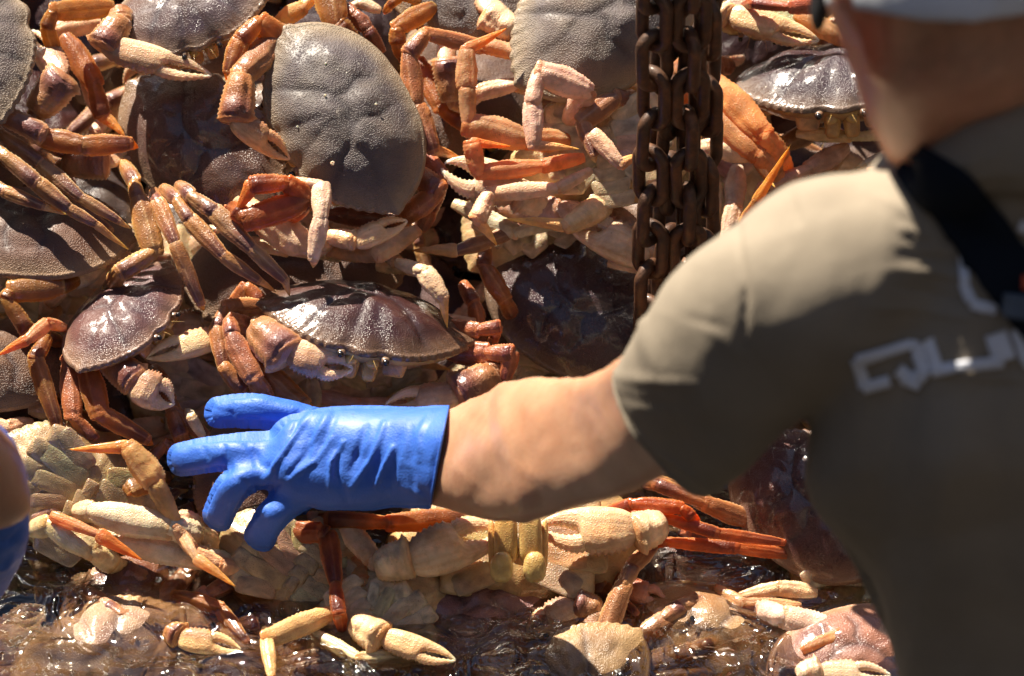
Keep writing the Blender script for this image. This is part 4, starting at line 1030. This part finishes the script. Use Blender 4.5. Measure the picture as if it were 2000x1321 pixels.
spine0 = [rg(1950, 450, 4.315, mm(345, 4.27), .078, 6, .5), rg(1950, 560, 4.295, mm(408, 4.28), .098, 4, .1), rg(1970, 760, 4.325, mm(398, 4.27), .112, 2, -.45),
         rg(2000, 960, 4.375, mm(412, 4.27), .115, 0, -.5), rg(2050, 1180, 4.43, mm(375, 4.3), .112, -4, -.5), rg(2110, 1450, 4.47, mm(330, 4.4), .115, -6, -.4), rg(2150, 1700, 4.47, mm(345, 4.4), .125, -6, -.2)]
def grow(rings, a): return [(r[0], r[1], r[2]+a, r[3], r[4]+a) for r in rings]
spine = [rg(1930, 350, 4.29, mm(150, 4.25), .055, 6)]+grow(spine0, -.024)
upper = [rg(1400, 690, 4.37, mm(120, 4.35), .058, 128), rg(1520, 610, 4.32, mm(120, 4.29), .055, 128), rg(1680, 560, 4.30, mm(100, 4.27), .045, 110)]
farR = [rg(2240, 520, 4.31, mm(150, 4.3), .060, 70), rg(2400, 620, 4.36, mm(140, 4.3), .066, 50), rg(2520, 760, 4.5, mm(125, 4.5), .058, 40), rg(2500, 880, 4.7, mm(110, 4.7), .045, 60), rg(2420, 960, 4.85, mm(80, 4.8), .035, 70)]
hips = [rg(2150, 1700, 4.47, mm(335, 4.4), .115, -6), rg(2170, 1900, 4.45, mm(320, 4.4), .12, -6)]
ear = [rg(1640, -75, 4.10, .010, .022, 0), rg(1642, -30, 4.10, .013, .028, -8), rg(1664, 50, 4.105, .011, .026, -8), rg(1690, 115, 4.12, .008, .020, -8), rg(1704, 150, 4.13, .006, .012, 0)]
body, co = fuse([tube(arm), tube(head), tube(spine), tube(upper), tube(farR), tube(hips), tube(ear)], .0055, 7, 'person')
creases(body, co, [([(1790, 290), (1830, 230), (1900, 190)], 16, -.004), ([(1740, 120), (1770, 240)], 26, .003), ([(1712, 0), (1722, 80), (1728, 150)], 12, -.007), ([(1010, 770), (1060, 830)], 26, .004),
                   ([(930, 860), (1010, 900)], 22, .003), ([(1060, 860), (1150, 840)], 40, -.003), ([(1000, 900), (1060, 940)], 18, .004), ([(960, 752), (1000, 745)], 22, .005), ([(880, 790), (940, 830), (1000, 850)], 16, -.003), ([(1090, 760), (1150, 800), (1180, 850)], 26, -.004), ([(1040, 900), (1150, 880), (1250, 850)], 24, -.003), ([(870, 900), (960, 960)], 20, .003)], .0011, 12)
px = topx_arr(co); cc = np.ones((len(co), 3))
blotch = fbm(co, 26, 3, 9); cc *= (1+.12*blotch)[:, None]
neck_fill = sstep(1560, 1620, px[:, 0])*(1-sstep(330, 420, px[:, 1])); cc[:, 0] *= 1+.42*neck_fill; cc[:, 1] *= 1+.28*neck_fill; cc[:, 2] *= 1+.3*neck_fill  # head and neck skin colour lifted, standing in for fill light
hair = sstep(1725, 1800, px[:, 0]+.25*(px[:, 1]-60))*(1-sstep(110, 210, px[:, 1]+.1*(px[:, 0]-1850)))*(.75+.5*fbm(co, 160, 2, 5)); cc *= 1-.34*np.clip(hair, 0, 1)[:, None]*np.array([1, .85, .8])
redf = np.exp(-((px[:, 0]-1695)/45)**2-((px[:, 1]-70)/120)**2); cc[:, 1] *= 1-.4*redf; cc[:, 2] *= 1-.45*redf
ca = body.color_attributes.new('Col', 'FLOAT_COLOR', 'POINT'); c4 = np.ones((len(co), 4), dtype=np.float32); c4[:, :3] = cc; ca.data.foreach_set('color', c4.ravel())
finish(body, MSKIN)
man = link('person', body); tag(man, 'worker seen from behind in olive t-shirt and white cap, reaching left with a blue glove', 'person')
# shirt
slv = [rg(1296, 835, 4.44, mm(150, 4.44), .072, 124), rg(1350, 770, 4.38, mm(176, 4.38), .080, 122), rg(1420, 690, 4.34, mm(192, 4.34), .084, 124), rg(1510, 620, 4.30, mm(196, 4.3), .084, 122), rg(1620, 560, 4.28, mm(205, 4.28), .08, 108), rg(1740, 520, 4.27, mm(200, 4.27), .075, 96)]
sp2 = spine0
tri = [rg(1735, 430, 4.275, mm(95, 4.26), .045, 100, .3), rg(1840, 400, 4.265, mm(105, 4.25), .055, 100, .2), rg(1960, 390, 4.25, mm(120, 4.24), .06, 90), rg(2130, 420, 4.27, mm(110, 4.25), .06, 80)]
nbk = [rg(1855, 345, 4.205, mm(62, 4.2), .040, 130), rg(1905, 300, 4.195, mm(85, 4.2), .044, 112), rg(1990, 285, 4.19, mm(98, 4.2), .05, 96), rg(2110, 290, 4.20, mm(100, 4.2), .05, 88)]
far2 = grow(farR[:2], .012)+[rg(2470, 690, 4.42, mm(135, 4.4), .068, 45)]
shirt, co = fuse([tube(slv), tube(sp2), tube(tri), tube(nbk), tube(far2)], .005, 9, 'shirt')
# open the sleeve end and neck by dropping the cap faces
FOLDS = [([(1690, 372), (1850, 460)], 14, .008), ([(1760, 445), (1870, 490)], 10, .009), ([(1740, 525), (1905, 545)], 11, .009), ([(1700, 600), (1950, 628)], 14, .010), ([(1780, 725), (2010, 745)], 12, .008),
         ([(1770, 462), (1850, 478)], 7, -.006), ([(1760, 495), (1880, 515)], 12, -.010), ([(1740, 560), (1890, 590)], 14, -.010), ([(1680, 650), (1960, 660)], 22, -.008),
         ([(1440, 440), (1460, 560), (1450, 680)], 8, -.005), ([(1545, 385), (1560, 440)], 9, -.006), ([(1200, 735), (1360, 752)], 14, .008), ([(1210, 775), (1340, 790)], 18, -.007),
         ([(1230, 640), (1262, 625)], 10, .004), ([(1270, 600), (1400, 650), (1450, 700)], 20, .004), ([(1330, 620), (1420, 640)], 12, -.004), ([(1480, 700), (1530, 830), (1560, 900)], 22, -.006),
         ([(1780, 800), (1900, 900), (1940, 1100)], 60, -.004), ([(1960, 800), (1990, 980)], 26, .010), ([(1800, 340), (1960, 300)], 12, .006), ([(1820, 370), (2000, 350)], 14, -.008), ([(1830, 250), (1900, 235), (2000, 225)], 9, -.005),
         ([(1205, 800), (1290, 892), (1400, 950)], 6, .003)]
creases(shirt, co, FOLDS, .004, 7)
cut(shirt, slv[0][0], nrm(slv[0][0]-slv[1][0]))
finish(shirt, MSHIRT)
sh = link('shirt', shirt, None, man)
hem_from_boundary(shirt, 'sleeve_hem', .0024, MSHIRT, sh)
n_ = len(shirt.vertices); co = np.zeros(n_*3); shirt.vertices.foreach_get('co', co); co = co.reshape(-1, 3)
bvh = BVHTree.FromPolygons([tuple(v) for v in co], [tuple(p.vertices) for p in shirt.polygons])
def onshirt(px_, py_, lift):
    r = Vector(ray(px_, py_)).normalized(); h = bvh.ray_cast(Vector(CAM), r)
    if h[0] is None: return P(px_, py_, 4.2)
    return np.array(h[0])+np.array(h[1])*lift if h[1].dot(Vector(BK)) > 0 else np.array(h[0])-np.array(h[1])*lift
def band(name, pts, widths, lift, thick, mat, parent, nseg=40, nw=8):
    """a strip lying on the shirt along a line"""
    pts = np.array(pts, float); L = np.concatenate([[0], np.cumsum(np.linalg.norm(np.diff(pts, axis=0), axis=1))]); t = np.linspace(0, L[-1], nseg)
    c = np.stack([np.interp(t, L, pts[:, k]) for k in (0, 1)], 1); wd = np.interp(t, L, widths)
    T = np.gradient(c, axis=0); T /= np.linalg.norm(T, axis=1)[:, None]; Nn = np.stack([-T[:, 1], T[:, 0]], 1)
    V = []; m = nw+1
    for lay in (lift+thick, lift-.002):
        for i in range(nseg):
            for j in range(m):
                q = c[i]+Nn[i]*wd[i]*(j/nw-.5); V.append(onshirt(q[0], q[1], lay))
    o = nseg*m; F = []
    for i in range(nseg-1):
        for j in range(nw):
            a, b, c_, d = i*m+j, i*m+j+1, (i+1)*m+j+1, (i+1)*m+j; F += [(a, b, c_, d), (o+d, o+c_, o+b, o+a)]
    for i in range(nseg-1):
        F += [(i*m, (i+1)*m, o+(i+1)*m, o+i*m), (i*m+nw, o+i*m+nw, o+(i+1)*m+nw, (i+1)*m+nw)]
    F += [tuple([j for j in range(m)]+[o+j for j in reversed(range(m))]), tuple([(nseg-1)*m+j for j in range(m)]+[o+(nseg-1)*m+j for j in reversed(range(m))])]
    return link(name, mesh(name, V, F, None, mat), None, parent)
st = band('shoulder_strap', [(1775, 318), (1850, 372), (1925, 470), (1992, 575), (2120, 740), (2250, 950)], [84, 118, 122, 100, 96, 96], .006, .003, MSTRAP, man)
band('buckle', [(1955, 592), (2010, 600)], [44, 48], .012, .005, simple('blue_grey_clip', (.07, .10, .15), .4), st)
band('buckle_tab', [(1990, 550), (2020, 552)], [26, 26], .014, .005, MREDP, st)
def stroke(pts, wd, closed=False):
    return pts, wd
LET = [([(1672, 702), (1775, 672), (1795, 676)], 17), ([(1672, 700), (1692, 755)], 20), ([(1688, 756), (1738, 742)], 18), ([(1790, 672), (1806, 728), (1796, 742)], 20),
       ([(1754, 720), (1778, 738), (1806, 734)], 22), ([(1762, 738), (1800, 752)], 18),
       ([(1812, 664), (1832, 722)], 22), ([(1824, 722), (1900, 712), (1960, 706)], 18), ([(1944, 650), (1962, 704)], 38), ([(1986, 642), (2006, 705)], 22), ([(1998, 708), (2060, 700)], 18), ([(2030, 640), (2048, 700)], 22)]
for pts, wd in LET: band('printed_letter', pts, [wd*1.2]*len(pts), .0034, .0008, MPRINT, sh, 14, 3)
for pts, wd in [([(1880, 500), (1886, 560), (1900, 592)], 17), ([(1898, 594), (1945, 606)], 19), ([(1990, 438), (2020, 450)], 18)]: band('printed_mark', pts, [wd*1.2]*len(pts), .0034, .0008, MPRINT, sh, 14, 3)
# cap: band around the head seen from behind
cc_ = [rg(1862, -260, 4.12, mm(195, 4.2), .094, 4, -.25), rg(1860, -150, 4.13, mm(252, 4.2), .118, 4, -.25), rg(1866, -40, 4.145, mm(256, 4.18), .124, 4, -.25), rg(1872, 20, 4.16, mm(252, 4.18), .124, 4, -.25)]
capm, co = fuse([tube(cc_)], .005, 4, 'cap')
px = topx_arr(co)
def lim(x): return np.interp(x, [1600, 1690, 1800, 1900, 2000, 2150], [10, 22, 42, 44, 30, -10])
keep_y = lim(px[:, 0])
over = px[:, 1] > keep_y
# pull what hangs below the hem up to it, tucked against the head
for i in np.nonzero(over)[0]:
    v = co[i]; d = (v-CAM)@FW; q = P(px[i, 0], keep_y[i]-2, d); co[i] = q
capm.vertices.foreach_set('co', co.ravel()); capm.update(); finish(capm, MCAP)
cap = link('cap', capm, None, man)
vz, vf = tube([rg(1610, -160, 4.26, .006, .04, 8), rg(1604, -60, 4.26, .009, .05, 8), rg(1601, 5, 4.26, .008, .04, 8)])
link('cap_visor', mesh('cap_visor', vz, vf, None, MBLACK), None, cap)
vz, vf = tube([rg(1975, -12, 4.02, .012, .004, 5), rg(2040, -20, 4.02, .012, .004, 5)])
link('cap_strap', mesh('cap_strap', vz, vf, None, MBLACK), None, cap)
# trousers below the frame
tr, co = fuse([tube(grow(hips, .012)), tube([rg(2010, 1850, 4.45, .09, .09, 0), (P(1990, 2300, 4.42), RT, .08, BK, .08), (P(1980, 2300, 4.42)+np.array([0, 0, -.9]), RT, .055, FW*np.array([1, 1, 0]), .06)]),
               tube([rg(2330, 1850, 4.45, .09, .09, 0), (P(2340, 2300, 4.42), RT, .08, BK, .08), (P(2350, 2300, 4.42)+np.array([0, 0, -.9]), RT, .055, FW*np.array([1, 1, 0]), .06)])], .008, 5, 'trousers')
finish(tr, MTROU); link('trousers', tr, None, man)
# glove
def fg(pts, h0, rs):
    out = []
    for k, (x_, y_, h_) in enumerate(pts):
        d = base(x_, y_)-h_; a = pts[min(k+1, len(pts)-1)]; b = pts[max(k-1, 0)]
        ang = math.degrees(math.atan2(-(a[1]-b[1]), a[0]-b[0]))+90
        out.append(rg(x_, y_, d, mm(rs[k], d), mm(rs[k], d)*.92, ang))
    return tube(out, 20, 5)
GL = [fg([(640, 850, .075), (560, 815, .085), (490, 803, .085), (424, 806, .07)], 0, [50, 36, 36, 34]),
      fg([(600, 885, .095), (520, 880, .105), (440, 884, .10), (352, 899, .07)], 0, [46, 38, 39, 36]),
      fg([(600, 910, .095), (522, 918, .11), (456, 950, .108), (424, 1015, .07)], 0, [44, 36, 36, 36]),
      fg([(630, 940, .09), (580, 968, .105), (532, 1008, .102), (504, 1054, .07)], 0, [44, 36, 35, 36]),
      fg([(650, 945, .05), (600, 970, .05), (570, 1000, .035)], 0, [34, 28, 26]),
      tube([rg(585, 898, 4.855, mm(92, dG), .034, 90), rg(640, 897, 4.85, mm(102, dG), .040, 90), rg(715, 896, 4.845, mm(104, dG), .046, 90), rg(775, 893, 4.835, mm(102, 4.85), .052, 86), rg(820, 894, 4.82, mm(103, 4.82), .054, 82), rg(860, 894, 4.805, mm(106, 4.82), .056, 82)])]
glove, co = fuse(GL, .0026, 16, 'glove')
CR_ = [([(748, 822), (722, 890), (684, 958)], 7, .0045), ([(712, 830), (694, 880), (680, 925)], 12, -.006), ([(760, 870), (742, 915), (730, 955)], 5, .0045), ([(775, 850), (756, 930), (760, 985)], 13, -.004), ([(665, 860), (640, 905), (642, 960)], 6, .004), ([(655, 870), (652, 930), (676, 985)], 9, -.004),
       ([(620, 788), (575, 830), (545, 880), (520, 925), (506, 1000)], 8, .005), ([(600, 845), (590, 890), (560, 930)], 13, -.006), ([(585, 800), (560, 840)], 9, -.004), ([(640, 800), (600, 860)], 9, .004), ([(655, 800), (620, 870), (612, 900)], 10, -.003),
       ([(560, 940), (610, 900), (640, 850)], 8, .003), ([(800, 830), (790, 900), (800, 980)], 8, -.002), ([(838, 800), (812, 850), (806, 900)], 7, .0025), ([(862, 850), (838, 900), (836, 960)], 8, -.003), ([(850, 900), (842, 990)], 6, .0028), ([(780, 960), (830, 985)], 8, .002), ([(390, 868), (400, 905)], 7, -.002), ([(430, 862), (440, 910)], 7, -.0025), ([(470, 935), (490, 965)], 7, -.0025), ([(440, 800), (450, 830)], 7, -.002), ([(480, 858), (500, 900), (520, 920)], 9, -.004), ([(470, 832), (500, 828)], 8, -.004), ([(540, 950), (500, 970), (495, 1000)], 8, -.004)]
creases(glove, co, CR_, .0012, 22)
ax_ = nrm(RT*.98-UP*.18); pc = P(857, 895, 4.812)
cut(glove, pc, ax_)
finish(glove, MGLOVE); gl_ = link('glove', glove, None, man)
hem_from_boundary(glove, 'glove_hem', .0013, MGLOVE, gl_)
# the second worker: forearm and glove at the left edge
d2 = 4.55
b2, co = fuse([tube([rg(-420, 700, 4.3, .06, .055, 60), rg(-200, 820, 4.42, .055, .05, 60), rg(-60, 940, 4.52, .052, .046, 40), rg(-30, 985, 4.55, .042, .04, 10)])], .005, 6, 'person')
ca = b2.color_attributes.new('Col', 'FLOAT_COLOR', 'POINT'); ca.data.foreach_set('color', np.ones(len(co)*4, dtype=np.float32)); finish(b2, MSKIN)
m2 = link('person', b2); tag(m2, 'second worker at the left edge, only a bare forearm with blue glove in view', 'person')
g2, co = fuse([tube([rg(-68, 890, 4.60, .052, .040, -8), rg(-62, 990, 4.62, .056, .042, -6), rg(-60, 1090, 4.66, .053, .04, 6), rg(-75, 1180, 4.74, .044, .032, 18), rg(-115, 1260, 4.8, .03, .024, 20)]),
               fg([(-70, 1180, .15), (-60, 1260, .12), (-75, 1320, .06)], 0, [40, 34, 28]), fg([(-120, 1200, .15), (-130, 1290, .12), (-130, 1350, .06)], 0, [38, 34, 28]), fg([(-160, 1180, .14), (-190, 1270, .1)], 0, [36, 28]), fg([(-110, 1150, .16), (-20, 1150, .12)], 0, [30, 22])], .004, 6, 'glove')
creases(g2, co, [([(30, 1090), (10, 1110), (-20, 1110)], 8, .005), ([(40, 1040), (20, 1060), (-20, 1062)], 6, -.004)], .002, 18)
finish(g2, MGLOVE); link('glove', g2, None, m2)
